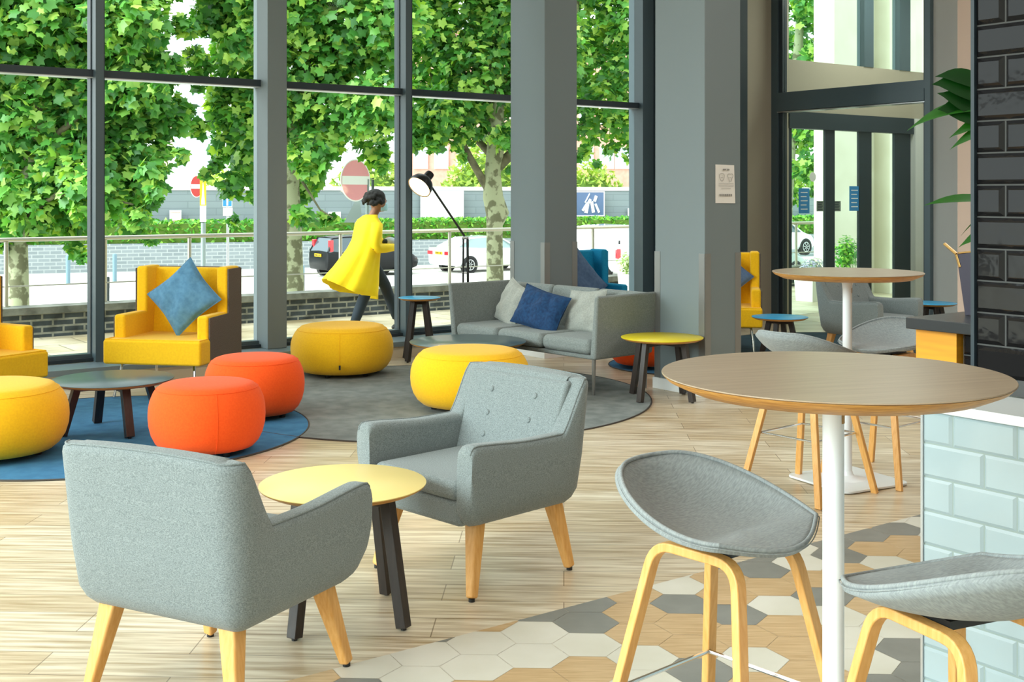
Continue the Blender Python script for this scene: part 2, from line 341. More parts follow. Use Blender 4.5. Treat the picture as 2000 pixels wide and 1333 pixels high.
for n in range(len(us) - 1): window(n + 1, us[n], us[n + 1], n != 6 and n > 0)
e = MB(); e.box(8.91, 9.07, VW - .13, VW + .1, .142, CEIL); e.cur = 1; e.box(9.07, 9.08, VW - .3, VW, .142, CEIL)
struct(e.build('window_frame', [M['frame'], M['frame_dark']], bf=True, smooth=None))

def column(u0, v0, du, dv, z0, guards=True, base=True, name='column'):
    root = empty(name, W(u0, v0, 0), BA); struct(root)
    c = MB(); c.box(0, du, 0, dv, z0, CEIL); c.build('column_shaft', M['column'], root, smooth=None, bevel=.006)
    if guards:
        for gx, gy in ((0, 0), (du, 0), (0, dv)):
            g = MB(); sx = 1 if gx == 0 else -1; sy = 1 if gy == 0 else -1
            xa, xb = sorted((gx - sx * .003, gx + sx * .06)); ya, yb = sorted((gy - sy * .003, gy + sy * .06))
            if gy == 0: g.box(xa, xb, gy - .003, gy, .085, 1.06)
            if gx == 0: g.box(gx - .003, gx, ya, yb, .085, 1.06)
            g.build('corner_guard', M['guard'], root, smooth=None)
    if base:
        g = MB(); g.box(-.014, du + .014, -.014, dv + .014, 0, .085); g.build('baseboard', M['white'], root, smooth=None, bevel=.003)
    return root
column(4.41, 9.66, .185, .3, .142, False, False)
column(6.638, 8.575, .38, .53, 0)
col3 = column(6.329, 6.245, .38, .535, 0)
nt_ = empty('paper_notice', W(6.329 + .215, 6.245 - .002, 1.575), BA)
tag(nt_, 'white paper notice with two small drawings taped to a grey column', 'notice')
b = MB(); b.add([(-.105, 0, -.14), (.1, -.006, -.142), (.092, -.002, .145), (-.105, 0, .148)], [(0, 1, 2, 3)]); b.add([(-.105, .001, -.14), (.1, .001, -.142), (.092, .001, .145), (-.105, .001, .148)], [(3, 2, 1, 0)])
b.build('sheet', M['paper'], nt_, smooth=None)
for cx, ok in ((-.045, 0), (.045, 1)):
    b = MB()
    for k in range(14):
        a0 = 2 * pi * k / 14; a1 = 2 * pi * (k + 1) / 14
        rr = lambda a: .026 * (1 + (.25 if ok else .1) * sin(3 * a))
        b.beam((cx + rr(a0) * cos(a0), -.008, .055 + rr(a0) * 1.1 * sin(a0)), (cx + rr(a1) * cos(a1), -.008, .055 + rr(a1) * 1.1 * sin(a1)), .0015, .003, side=(0, 1, 0))
    b.box(cx - .012, cx + .012, -.0085, -.0075, .05, .053); b.build('line_drawing', M['ink'], nt_, smooth=None)
b = MB()
for x0, x1, z in ((-.035, .0, .11), (.01, .035, .11)): b.box(x0, x1, -.0085, -.0075, z - .006, z + .006)
for z, x0, x1 in ((.005, -.08, .08), (-.012, -.08, .08), (-.03, -.05, .05)): b.box(x0, x1, -.0085, -.0075, z - .0012, z + .0012)
b.build('lettering', M['ink'], nt_, smooth=None); b = MB()
for k in range(7): b.box(-.07 + k * .02, -.058 + k * .02, -.0085, -.0075, -.09, -.072)
b.build('icon_row', M['ink'], nt_, smooth=None)

# entrance glazing in the right wall and the lobby doors beyond it
root = empty('window_10', W(UE, 7.6, 0), BA); struct(root); L = VW - 7.65
f = MB(); f.box(-.06, .06, 0, .07, 0, CEIL); f.box(-.05, .08, L - .10, L, 0, CEIL); f.cur = 1; f.box(-.03, .05, L - .16, L - .1, 0, CEIL); f.box(-.03, .03, .07, .10, 0, CEIL)
f.cur = 0; f.box(-.07, .12, .07, L - .1, 2.505, 2.64); f.box(-.05, .1, .07, L - .1, 2.64, 2.73); f.cur = 1; f.box(-.052, .05, .07, L - .1, 2.632, 2.642); f.cur = 2; f.box(-.06, .1, .07, L - .1, 2.49, 2.50)
f.build('window_frame', [M['frame'], M['frame_dark'], M['alu']], root, smooth=None)
g = MB(); g.box(0, .012, .1, L - .16, 2.73, CEIL); g.build('glass_pane', PANE2, root, smooth=None)
g = MB(); g.box(0, .012, .1, L - .16, 0, 2.49); g.build('glass_pane', PANE2, root, smooth=None)
root = empty('window_11', W(UE + .27, VW, 0), BA); struct(root)
f = MB(); f.box(0, 2.85, -.05, .1, 2.53, 3.17); f.build('lintel', M['beige'], root, smooth=None)
f = MB(); f.box(0, 2.55, -.06, .06, 2.32, 2.53)
def uu(px): return onv(px, VW) - UE - .27
for a_, c_ in ((1536, 1544), (1610, 1628), (1676, 1700), (1745, 1776)): f.box(uu(a_), uu(c_), -.02, .02, 0, 2.35)
f.build('door_frame', M['frame_dark'], root, smooth=None)
f = MB()
for a_, c_ in ((1681, 1699), (1750, 1771)): f.box(uu(a_), uu(c_), -.06, .06, 3.17, CEIL); 
f.build('mullion', M['frame'], root, smooth=None)
g = MB(); g.box(0, 2.8, 0, .012, 3.17, CEIL); g.build('glass_pane', PANE2, root, smooth=None)
g = MB(); g.box(.05, 2.5, 0, .012, 0, 2.32); g.build('glass_pane', PANE2, root, smooth=None)
f = MB(); f.box(uu(1778), 2.93, -.08, .1, 0, 2.53); f.build('wall_panel', M['wallgrey'], root, smooth=None)
def glass_card(name, px0, px1, py0, py1, m, label, cat, group=None, lines=True):
    u0, u1 = onv(px0, VW - .02), onv(px1, VW - .02); Y = W((u0 + u1) / 2, VW).y
    z1, z0 = EYE - (py0 - 380) / 2320 * Y, EYE - (py1 - 380) / 2320 * Y
    r = empty(name, W(u0, VW - .012, z0), BA); tag(r, label, cat, group)
    q = MB(); q.box(0, u1 - u0, 0, .002, 0, z1 - z0); q.build('sheet', m, r, smooth=None)
    if lines:
        q = MB(); n = 5
        for k in range(n): zz = (z1 - z0) * (k + 1) / (n + 1); q.box((u1 - u0) * .18, (u1 - u0) * (.82 - .1 * (k % 2)), -.001, 0, zz - .006, zz + .006)
        q.build('lettering', M['signwhite'] if m != M['sticker'] else M['frame_dark'], r, smooth=None)
glass_card('door_poster', 1561, 1582, 368, 417, M['poster'], 'blue poster stuck low on the glass lobby door, over the hedge and trees', 'poster')
glass_card('door_poster', 1660, 1680, 364, 412, M['poster'], 'blue poster stuck on the lobby glass in front of the pale stone wall', 'poster')
glass_card('door_sticker', 1596, 1610, 393, 413, M['sticker'], 'small grey notice on the lobby glass between a blue poster and the door post', 'sticker')
glass_card('door_sticker', 1629, 1643, 393, 413, M['sticker'], 'small grey notice on the lobby glass just beside the pale stone wall', 'sticker')
q = MB(); q.lathe([(.001, 0), (.06, 0), (.06, .002), (.001, .002)], 24, T=Matrix.Rotation(pi / 2, 4, 'X'))
o = q.build('round_sticker', M['signwhite'], smooth=None); o.location = W(onv(1588, VW - .02), VW - .014, 1.72); o.rotation_euler = (0, 0, BA); tag(o, 'round white sticker on the lobby door glass above a blue poster', 'sticker')

gl = empty('globe_lamp', W(14.0, 9.3, 3.05)); tag(gl, 'white globe lamp hanging in the lobby at the edge of the entrance glass', 'lamp')
q = MB(); q.ball((0, 0, 0), .12, 24, 14); q.build('globe', mat('globe_white', 'f4f4f2', .4, emit='ffffff', estr=.8), gl)
q = MB(); q.tube([(0, 0, .11), (0, 0, CEIL - 3.05)], .006, 6); q.build('cord', M['black'], gl)
# ================================================================= BAR COUNTERS (planes parallel to the entrance wall)
def tiles(face_u, v_hi, v_lo, z_lo, z_hi, th, tw, gap, bev, dep, mats, name, parent, zoff=0, joint=0):
    t = MB(); t.cur = 1; t.box(face_u + dep * .97, face_u + .03, v_lo, v_hi, z_lo, z_hi); t.cur = 0
    row = 0; z = z_lo + zoff
    while z < z_hi - .01:
        za, zb = max(z, z_lo) + gap / 2, min(z + th, z_hi) - gap / 2
        v = v_hi + (tw / 2 if (row + joint) % 2 else 0) 
        while v > v_lo:
            a, c = min(v, v_hi) - gap / 2, max(v - tw, v_lo) + gap / 2
            if a - c > .02 and zb - za > .02:
                x0, x1 = face_u, face_u + dep
                B = min(bev, (a - c) * .4)
                lo = [(x1, c, za), (x1, a, za), (x1, a, zb), (x1, c, zb)]; hi = [(x0, c + B, za + B), (x0, a - B, za + B), (x0, a - B, zb - B), (x0, c + B, zb - B)]
                t.add(lo + hi, [(4, 7, 6, 5), (0, 4, 5, 1), (1, 5, 6, 2), (2, 6, 7, 3), (3, 7, 4, 0)])
            v -= tw
        z += th; row += 1
    return t.build(name, mats, parent, smooth=None)
bar = empty('bar_counter', (0, 0, 0), BA); tag(bar, 'bar counter clad in pale blue metro tiles with a white worktop', 'counter')
tiles(3.057, 2.125, -1.2, .0, .862, .1, .2, .004, .008, .006, [M['bar_face'], M['grout']], 'tiled_front', bar, zoff=-.035, joint=1)
b = MB(); b.box(3.075, 3.5, -1.2, 2.122, 0, .862); b.cur = 1; b.box(3.055, 3.09, 2.1205, 2.128, 0, .862); b.build('carcass', [M['grout'], M['alu']], bar, smooth=None)
b = MB(); b.box(3.045, 3.322, -1.2, 2.13, .862, .89); b.build('worktop', M['worktop'], bar, smooth=None, bevel=.002)
tw_ = empty('wall_bar', (0, 0, 0), BA); struct(tw_)
tiles(3.323, 2.125, -1.2, .891, 3.6, .0985, .2, .004, .014, .012, [M['tile_black'], M['grout_dark']], 'tiled_face', tw_, zoff=.047)
b = MB(); b.box(3.353, 3.5, -1.2, 2.12, .891, CEIL); b.cur = 1; b.box(3.318, 3.50, 2.12, 2.132, .891, CEIL); b.build('wall_core', [M['wallgrey'], M['frame_dark']], tw_, smooth=None)

sv = empty('service_counter', (0, 0, 0), BA); tag(sv, 'service counter with black top over an oak end cabinet behind the tiled wall', 'counter')
b = MB(); b.box(4.555, 5.35, .8, 3.25, .90, .95); b.build('worktop', M['counter_black'], sv, smooth=None, bevel=.004)
b = MB(); b.box(4.61, 5.3, 3.03, 3.235, .52, .90); b.build('oak_cabinet', M['oak'], sv, smooth=None, bevel=.002)
tiles(4.635, 3.02, .9, 0, .90, .1, .2, .004, .014, .012, [M['tile_black'], M['grout_dark']], 'tiled_front', sv)
b = MB(); b.box(4.665, 5.25, .9, 3.03, 0, .90); b.build('carcass', M['black'], sv, smooth=None)
# leather menu folder with bronze edges standing on the service counter
mn = empty('menu_holder', W(4.86, 3.125, .951), BA); tag(mn, 'tall dark leather menu holder with folded-out bronze rim on the black service counter', 'menu holder')
T1 = Matrix.Rotation(radians(-9), 4, 'X')
b = MB(); b.box(-.01, .0, -.09, .02, 0, .28, T1); b.box(.0, .06, -.02, -.012, 0, .26, T1); b.build('leather_panel', M['purple'], mn, smooth=None, bevel=.002)
b = MB(); b.beam((-.006, .065, .275), (-.006, .13, .322), .014, .012); b.beam((-.006, .045, .215), (-.006, .065, .275), .014, .014); b.beam((.0, -.06, .295), (.0, .06, .28), .012, .01); b.build('bronze_rim', M['bronze'], mn, smooth=None, bevel=.003)

# potted dragon tree behind the tiled wall
def strap_leaf(mb, base, tip, wd, droop, side, n=9, tint=.5):
    base = Vector(base); tip = Vector(tip); d = tip - base; sd_ = Vector(side).normalized(); rows = []
    for i in range(n + 1):
        t = i / n; c = base + d * t + Vector((0, 0, droop * 4 * t * (1 - t))); ww = wd * (sin(pi * min(1, t * .9 + .1)) ** .75) * (1 - t ** 6) + .001
        rows.append([c - sd_ * ww / 2, c - Vector((0, 0, ww * .1)), c + sd_ * ww / 2])
    o = len(mb.v)
    for r in rows: mb.v.extend(tuple(p) for p in r)
    for i in range(n):
        for j in range(2): mb.f.append((o + i * 3 + j, o + i * 3 + j + 1, o + i * 3 + 3 + j + 1, o + i * 3 + 3 + j)); mb.m.append(0)
pp = W(4.32, 2.66, 0); plant = empty('potted_dragon_tree', pp); tag(plant, 'potted plant with long drooping dark green leaves standing behind the black tiled wall', 'potted plant')
b = MB(); b.lathe([(.10, 0), (.14, .02), (.17, .36), (.155, .36), (.15, .32), (.001, .32)], 32); b.build('pot', M['terracotta'], plant)
b = MB(); b.tube([(0, 0, .3), (.02, 0, .9), (-.01, .01, 1.4), (0, 0, 2.1)], [.022, .02, .018, .012], 10); b.build('stem', M['bark_dark'], plant)
def pw(px, py): q = at(px, py, pp.y - .04); return q - pp
lf = [((1925, 180), (1826, 150), .075, .03, (0, .3, 1)), ((1935, 200), (1820, 165), .11, .03, (0, .3, 1)), ((1930, 225), (1830, 182), .10, .01, (.2, .4, 1)), ((1940, 225), (1831, 214), .13, .015, (0, .3, 1)),
      ((1935, 215), (1771, 256), .075, .05, (.1, .8, .7)), ((1935, 225), (1853, 271), .10, .02, (.6, .3, .8)), ((1930, 245), (1855, 293), .055, .02, (.2, .5, .8)),
      ((1940, 392), (1804, 402), .055, .02, (0, .9, .6)), ((1935, 395), (1876, 462), .06, .01, (.6, .5, .3)), ((1935, 440), (1872, 484), .06, .012, (.3, .5, .7))]
for p0, p1, wd, dr, sdv in lf:
    q = MB(); strap_leaf(q, Vector((0, 0, pw(*p0).z)), pw(*p1), wd, dr, sdv); lo = q.build('leaf', POTLEAF, plant, smooth=180)
    at_ = lo.data.attributes.new('tint', 'FLOAT', 'POINT'); at_.data.foreach_set('value', [.3 if p0[1] < 230 and p1[1] < 230 else .75] * len(lo.data.vertices))

# ================================================================= FURNITURE
# --- felt armchair
def make_armchair():
    root = empty('armchair'); hw, yf, yb, rc, T_ = .338, .32, -.305, .08, .08
    st = []
    ys = [yf, yf - .004, yf - .015, yf - .035, yf - .06, yf - .09] + [yf - .09 - (yf - .09 + .02) * k / 6 for k in range(1, 7)] + [-.06, -.1, -.13, -.14, -.147, -.154, -.162, -.17, -.18, -.19, -.2, -.21]
    ys = [y for y in ys if y > yb + rc]; ys.append(yb + rc)
    for y in ys: st.append((hw, y, 1, 0))
    for k in range(1, 7): a = pi / 2 * k / 6; st.append((hw - rc + rc * cos(a), yb + rc - rc * sin(a), cos(a), -sin(a)))
    n = 8
    for k in range(1, n): st.append(((hw - rc) * (1 - 2 * k / n), yb, 0, -1))
    st = st + [(-x, y, -nx, ny) for x, y, nx, ny in reversed(st[:len(ys) + 6])]
    rings = []; seam = []
    for x, y, nx, ny in st:
        q_ = max(0, min(1, (-.145 - y) / .095)); lift = q_ * .9 + .1 * smoothstep(0, 1, q_) - .02 * sin(2 * pi * q_); zt = .585 - .02 * smoothstep(yf, -.02, y) + .20 * lift + .012 * (1 - (x / hw) ** 2) * (1 if y <= yb + 1e-6 else 0)
        d = yf - y; r = .085; zb = .268 + (r - sqrt(max(0, r * r - (r - d) ** 2)) if d < r else 0)
        if d < .03: zt -= .03 - sqrt(max(0, .0009 - (.03 - d) ** 2))
        T = T_ + .012 * lift; m = (zb + zt) / 2
        cs = [(-T * .95, zb), (-.052, zb + .008), (-.026, zb + .030), (-.008, zb + .066), (0, max(zb + .11, m - .05)), (0, m + .03), (0, zt - .028), (-.004, zt - .012), (-.014, zt - .002), (-.026, zt), (-T + .024, zt), (-T + .010, zt - .004), (-T + .002, zt - .014), (-T, zt - .03), (-T, m), (-T, zb + .04), (-T, zb + .01)]
        ring = []
        for nn, z in cs:
            px_, py_ = x + nx * nn, y + ny * nn; wgt = smoothstep(.02, -.17, y)
            py_ -= .05 * wgt * max(0, z - .3) / .47; px_ *= 1 + .035 * (z - .4) / .4
            ring.append(Vector((px_, py_, z)))
        rings.append(ring); seam.append(ring[8] + Vector((nx, ny, 0)) * .002)
    b = MB(); b.loft(rings); b.build('shell', M['grey'], root, smooth=60)
    b = MB(); b.tube(seam, .0035, 6); b.build('piping', M['grey'], root)
    b = MB(); b.box(-.262, .262, -.22, yf - .012, .272, .37); b.build('seat_base', M['grey'], root, bevel=.025, seg=4)
    b = MB(); b.box(-.247, .247, -.215, yf - .004, .366, .44); o = b.build('seat_cushion', M['grey'], root, bevel=.03, seg=5)
    yi = lambda z: yb + T_ + .012 - .05 * (z - .3) / .47
    b = MB(); w0, w1 = .262, .285
    b.hexa([(-w0, yi(.40) - .03, .40), (w0, yi(.40) - .03, .40), (w0, yi(.40) + .095, .40), (-w0, yi(.40) + .095, .40)], [(-w1, yi(.755) - .045, .757), (w1, yi(.755) - .045, .757), (w1, yi(.755) + .012, .750), (-w1, yi(.755) + .012, .750)])
    b.build('back_cushion', M['grey'], root, bevel=.016, seg=4)
    for sx in (-.115, .115):
        for k, z in enumerate((.68, .585, .50)):
            y = yi(z) + .012 + .083 * (1 - (z - .40) / .355)
            q = MB(); q.lathe([(.001, .012), (.010, .010), (.014, .004), (.015, 0), (.001, 0)], 14, T=Matrix.Translation((sx * (1 + .1 * (2 - k) / 2), y - .006, z)) @ Matrix.Rotation(radians(-74), 4, 'X')); q.build('button', M['grey'], root)
    for sx in (-1, 1):
        for sy in (-1, 1):
            t = Vector((sx * .225, sy * .205 - .01, .30)); f = Vector((sx * .28, sy * .265, .012))
            q = MB(); q.beam(t, f, .066, .058, .036, .036, side=(1, 0, 0)); q.build('leg', M['beech'], root, bevel=.009, seg=3)
            q = MB(); q.lathe([(.012, 0), (.012, .012)], 12, c=(f.x, f.y, 0)); q.build('foot_pad', M['black'], root)
    return root
A2 = make_armchair(); A2.location = (-.156, 4.757, 0); A2.rotation_euler = (0, 0, face((-.71, -.70)))
tag(A2, 'grey felt armchair with buttoned back, facing the pale yellow side table', 'armchair', 'grey felt armchairs')
again(A2, (-.896, 3.666, 0), face((.46, .89)), 'grey felt armchair seen from behind, nearest the camera beside the pale yellow table')
again(A2, (3.14, 10.45, .006), face((.63, -.78)), 'grey felt armchair by the entrance glass, behind the far bar table')

# --- poufs
def make_pouf(R, H, m, tagm=False, legs=4):
    root = empty('pouf'); r = R
    prof = [(.001, .028), (r * .72, .028), (r * .80, .036), (r * .885, .066), (r * .95, .11), (r * .99, .165), (r, .215), (r * .993, .265), (r * .965, .31), (r * .915, .35), (r * .872, .371), (r * .866, .373), (r * .85, .378), (r * .80, H - .014), (r * .72, H - .005), (r * .5, H), (.001, H + .002)]
    b = MB(); b.lathe(prof, 72); b.build('cover', m, root, smooth=70)
    b = MB(); b.tube([(r * .871 * cos(2 * pi * k / 60), r * .871 * sin(2 * pi * k / 60), .3735) for k in range(60)], .0016, 5, closed=True)
    b.build('seam', m, root)
    for k in range(legs):
        a = 2 * pi * (k + .5) / legs; q = MB(); q.lathe([(.02, 0), (.024, .03)], 12, c=(r * .62 * cos(a), r * .62 * sin(a), 0)); q.build('foot', M['black'], root)
    return root
RUG = .0075
P2 = make_pouf(.332, .405, M['orange']); P2.location = (-1.77, 6.9, RUG); tag(P2, 'orange-red pouf standing nearest the wood planks, in front of the other orange-red pouf', 'pouf', 'round poufs')
again(P2, (-1.735, 8.01, RUG), .5, 'orange-red pouf on the edge of the blue rug next to the big yellow pouf')
P6 = again(P2, (1.17, 10.32, RUG), .2, 'orange-red pouf tucked behind the sofa, half hidden by the grey column')
P4 = make_pouf(.425, .412, M['yellow'], legs=5); P4.location = (-1.415, 9.93 - .03, RUG); tag(P4, 'large yellow pouf near the window with a small dark fabric tag low on its side', 'pouf', 'round poufs')
P5 = again(P4, (-.294, 8.33, RUG), .3, 'large yellow pouf on the grey rug behind the grey armchair with buttons'); P5.scale = (.985, .985, 1)
P1 = again(P4, (-2.985, 6.80, RUG), .7, 'large yellow pouf on the blue rug, cut off by the picture edge')
q = MB(); q.box(.034, .048, -.432, -.420, .09, .125); q.build('fabric_tag', M['black'], P4, smooth=None)
for o_, z_ in ((P4, 0), (P5, 0), (P1, 0)): pass
for k, a in ((P4, -1.48), (P2, -1.15)):
    q = MB(); R_ = .427 if k == P4 else .3335; pr = [(.80, .036), (.885, .066), (.95, .11), (.99, .165), (1, .215), (.993, .265), (.965, .31), (.915, .35), (.872, .371)]
    q.tube([(R_ * c * cos(a), R_ * c * sin(a), z) for c, z in pr], .0016, 5); q.build('seam', M['yellow'] if k == P4 else M['orange'], k)

# --- round tables on four splayed dark legs
def make_side_table(R, H, rt, rb, topm, name='side_table', th=.022, lw=.062, lt=.028):
    root = empty(name)
    b = MB(); b.lathe([(.001, H - .004), (R - .001, H - .004), (R, H - .003), (R, H - .0008), (R - .001, H), (.001, H)], 72); b.build('table_top', topm, root, smooth=50)
    b = MB(); b.lathe([(.001, H - th), (R - .03, H - th), (R - .004, H - .009), (R - .0005, H - .004), (.001, H - .004)], 72); b.build('top_edge', M['ply'], root, smooth=30)
    b = MB()
    for a in (pi / 4, 3 * pi / 4):
        d = Vector((cos(a), sin(a), 0)); b.beam(-d * rt * 1.05 + Vector((0, 0, H - th - .02)), d * rt * 1.05 + Vector((0, 0, H - th - .02)), lt * 1.3, .038)
    b.build('cross_rail', M['darkwood'], root, smooth=None, bevel=.002)
    for k in range(4):
        a = pi / 4 + pi / 2 * k; d = Vector((cos(a), sin(a), 0)); t = Vector((-sin(a), cos(a), 0))
        q = MB(); q.beam(d * rt + Vector((0, 0, H - th)), d * rb + Vector((0, 0, .008)), lw * .62, lt * 1.5, lw * .62, lt * 1.5, side=t); q.build('leg', M['darkwood'], root, smooth=None, bevel=.003)
        q = MB(); q.lathe([(.01, 0), (.01, .01)], 10, c=(d.x * rb, d.y * rb, 0)); q.build('foot_pad', M['black'], root)
    return root
T1_ = make_side_table(.295, .475, .19, .262, M['lemon']); T1_.location = (-.60, 4.22, 0); T1_.rotation_euler = (0, 0, radians(15)); tag(T1_, 'round pale yellow side table on dark splayed legs between the two grey armchairs', 'side table', 'round side tables')
T5 = again(T1_, (1.10, 8.71, 0), radians(2), 'round acid yellow side table beside the sofa arm in front of the grey column'); recolor(T5, 'table_top', M['acid']); T5.scale = (1.02, 1.02, .955)
T4 = make_side_table(.19, .57, .07, .165, M['blue_top']); T4.location = (-.835, 10.72, 0); T4.rotation_euler = (0, 0, radians(10)); tag(T4, 'tall blue-topped side table by the window, between the big yellow pouf and sofa', 'side table', 'round side tables')
again(T4, (1.03, 11.3, 0), .5, 'blue-topped side table behind the sofa, only its rim showing over the sofa arm')
T8 = make_side_table(.238, .45, .09, .185, M['blue_top']); T8.location = (2.30, 10.2, 0); T8.rotation_euler = (0, 0, radians(15)); tag(T8, 'blue-topped round side table in front of the half-hidden yellow wing chair by the grey column', 'side table', 'round side tables')
again(T8, (4.06, 11.5, 0), .9, 'blue-topped round side table against the pale wall beyond the black service counter')
T2 = make_side_table(.375, .33, .22, .31, M['grey_top'], 'low_table', lw=.085, lt=.03); T2.location = (-2.52, 7.5, RUG); T2.rotation_euler = (0, 0, radians(-8)); tag(T2, 'low round dark grey table on the blue rug in front of the yellow wing chair', 'low table', 'low round dark tables')
T3 = make_side_table(.45, .36, .28, .40, M['grey_top'], 'low_table', lw=.085, lt=.03); T3.location = (-.34, 9.17, RUG); T3.rotation_euler = (0, 0, radians(0)); tag(T3, 'low round dark grey table in front of the sofa, mostly hidden by a yellow pouf', 'low table', 'low round dark tables')

# --- bar tables
def make_bar_table():
    root = empty('bar_table'); H = 1.095; R = .385
    m = mat('table_walnut', 'a8947c', .32, color2='97826b', nscale=3.5, ndet=8, stretch=(1.2, 16, 1), contrast=(.3, .7))
    b = MB(); b.lathe([(.001, H - .004), (R - .002, H - .004), (R, H - .002), (R - .001, H), (.001, H)], 96); b.build('table_top', m, root, smooth=50)
    b = MB(); b.lathe([(.001, H - .034), (R - .055, H - .034), (R - .012, H - .015), (R - .001, H - .004), (.001, H - .004)], 96); b.build('top_edge', M['ply'], root, smooth=30)
    b = MB(); b.lathe([(.024, .03), (.024, 1.0), (.026, 1.025), (.036, 1.058), (.036, 1.061)], 40); b.build('pole', M['white_metal'], root, smooth=40)
    pts = []
    for sx, sy in ((1, 1), (-1, 1), (-1, -1), (1, -1)):
        for k in range(6): a = atan2(sy, sx) - pi / 4 + pi / 2 * k / 5; pts.append((sx * .175 + .05 * cos(a), sy * .175 + .05 * sin(a)))
    b = MB(); b.prism(pts, .004, .016); b.lathe([(.10, .016), (.05, .024), (.032, .034), (.026, .055)], 40); b.build('base_plate', M['white_metal'], root, smooth=40, bevel=.003)
    b = MB()
    rings = [[((.0245 if k == 0 else .0249) * cos(a) , (.0245 if k == 0 else .0249) * sin(a), z) for z in (0.985, 1.018)] for k in (1,) for a in [radians(t) for t in range(-75, -15, 6)]]
    b.loft(rings, cap=False, closed=False); b.build('brown_label', M['carton'], root, smooth=60)
    return root
BT = make_bar_table(); BT.location = (.725, 2.68, 0); BT.rotation_euler = (0, 0, .3); tag(BT, 'tall round wooden bar table on a white pole nearest the blue tiled counter', 'bar table', 'round bar tables')
again(BT, (1.753, 6.21, 0), radians(28), 'tall round wooden bar table further back, its square white foot plate in view')

# --- bar stools
def make_stool():
    root = empty('bar_stool')
    def rim(t):                                  # t in 0..1 around: 0 front-right corner .. 0.68 front-left corner .. 1
        if t < .70:
            k = t / .70; a = radians(37) - radians(254) * k
            s = sin(pi * k); x = .238 * cos(a) * (1 - .03 * s); y = -.015 + (.245 * sin(a) if a < 0 and a > -pi else .245 * sin(a)); h = .716 + .108 * smoothstep(.0, .42, k if k < .5 else 1 - k)
            return Vector((x, y, h))
        k = (t - .70) / .30; a0 = radians(143); a1 = radians(37); p0 = Vector((.238 * cos(a0), -.015 + .245 * sin(a0), .716)); p1 = Vector((.238 * cos(a1), -.015 + .245 * sin(a1), .716))
        c = p0.lerp(p1, k); c.y += .07 * sin(pi * k); c.z += -.028 * sin(pi * k); return c
    N = 80; K = 12; c0 = Vector((0, .03, .690)); g = []
    for i in range(K + 1):
        s = i / K; ring = []
        for j in range(N):
            r = rim(j / N); p = c0 + (r - c0) * 1.0
            tt = j / N; dd_ = min(abs(tt - .85), 1 - abs(tt - .85)); fr = 1 - smoothstep(.07, .24, dd_); sx = s ** (.80 + .2 * fr); p = Vector((c0.x + (r.x - c0.x) * sx, c0.y + (r.y - c0.y) * sx, c0.z + (r.z - c0.z) * s ** (2.9 - 1.5 * fr) + fr * .012 * sin(pi * s)))
            ring.append(p)
        g.append(ring)
    b = MB(); b.loft([[c0 + (p - c0) * .02 for p in g[1]]] + g[1:], cap=False); b.f.append(tuple(reversed(range(N)))); b.m.append(0)
    o = b.build('seat_shell', M['stoolgrey'], root, smooth=70); md = o.modifiers.new('th', 'SOLIDIFY'); md.thickness = .018; md.offset = -1
    # make sure the thickness goes down: normals point up after loft order
    b = MB(); b.tube([p + Vector((0, 0, -.001)) for p in g[K]], .0055, 8, closed=True); b.build('rim_roll', M['stoolgrey'], root, smooth=70)
    b = MB(); b.tube([p + Vector(((p.x) * .035, (p.y) * .035, -.007)) for p in g[K]], .0015, 6, closed=True); b.build('piping', M['stoolgrey'], root, smooth=70)
    def lp(sx, sy, z): k = (.69 - z) / .69; return Vector((sx * (.10 + .13 * k), sy * (.115 + .125 * k), z))
    for sx in (-1, 1):
        path = [lp(sx, -1, .0), lp(sx, -1, .35)]
        r = .055
        A = lp(sx, -1, .65); B = lp(sx, 1, .65); A0 = lp(sx, -1, .65 - r); B0 = lp(sx, 1, .65 - r)
        for k in range(7):
            t = k / 6; p = A0 * (1 - t) ** 2 + A * 2 * t * (1 - t) + (A + Vector((0, r, 0))) * t ** 2; path.append(p)
        for k in range(7):
            t = k / 6; p = (B - Vector((0, r, 0))) * (1 - t) ** 2 + B * 2 * t * (1 - t) + B0 * t ** 2; path.append(p)
        path += [lp(sx, 1, .35), lp(sx, 1, 0)]
        q = MB(); q.strip(path, .034, .023, (1, 0, 0)); q.build('leg_frame', M['beech'], root, smooth=40, bevel=.004)
    q = MB(); pts = [lp(1, 1, .30), lp(1, -1, .30), lp(-1, -1, .30), lp(-1, 1, .30)]; pts = [Vector((p.x * .93, p.y * .95, p.z)) for p in pts]
    for k in range(4): q.tube([pts[k], pts[(k + 1) % 4]], .0055, 8)
    q.build('footrest', M['chrome'], root)
    q = MB(); q.box(-.09, .09, -.06, .09, .655, .672); q.build('seat_plate', M['black'], root, smooth=None)
    return root
S1 = make_stool(); S1.location = (.515, 2.88, 0); S1.rotation_euler = (0, 0, face((.667, -.745))); tag(S1, 'grey scoop-seat bar stool with beech legs pulled up to the near bar table', 'bar stool', 'scoop-seat bar stools')
again(S1, (.905, 2.39, 0), face((-.41, .91)), 'grey scoop-seat bar stool against the pale blue tiled counter, cut off by the frame')
again(S1, (1.49, 5.98, 0), face((.757, .654)), 'grey scoop-seat bar stool turned away, its back showing above the near bar table')
again(S1, (1.985, 6.33, 0), face((-.75, -.66)), 'grey scoop-seat bar stool beside the oak cabinet, its hollow seat facing the far bar table')

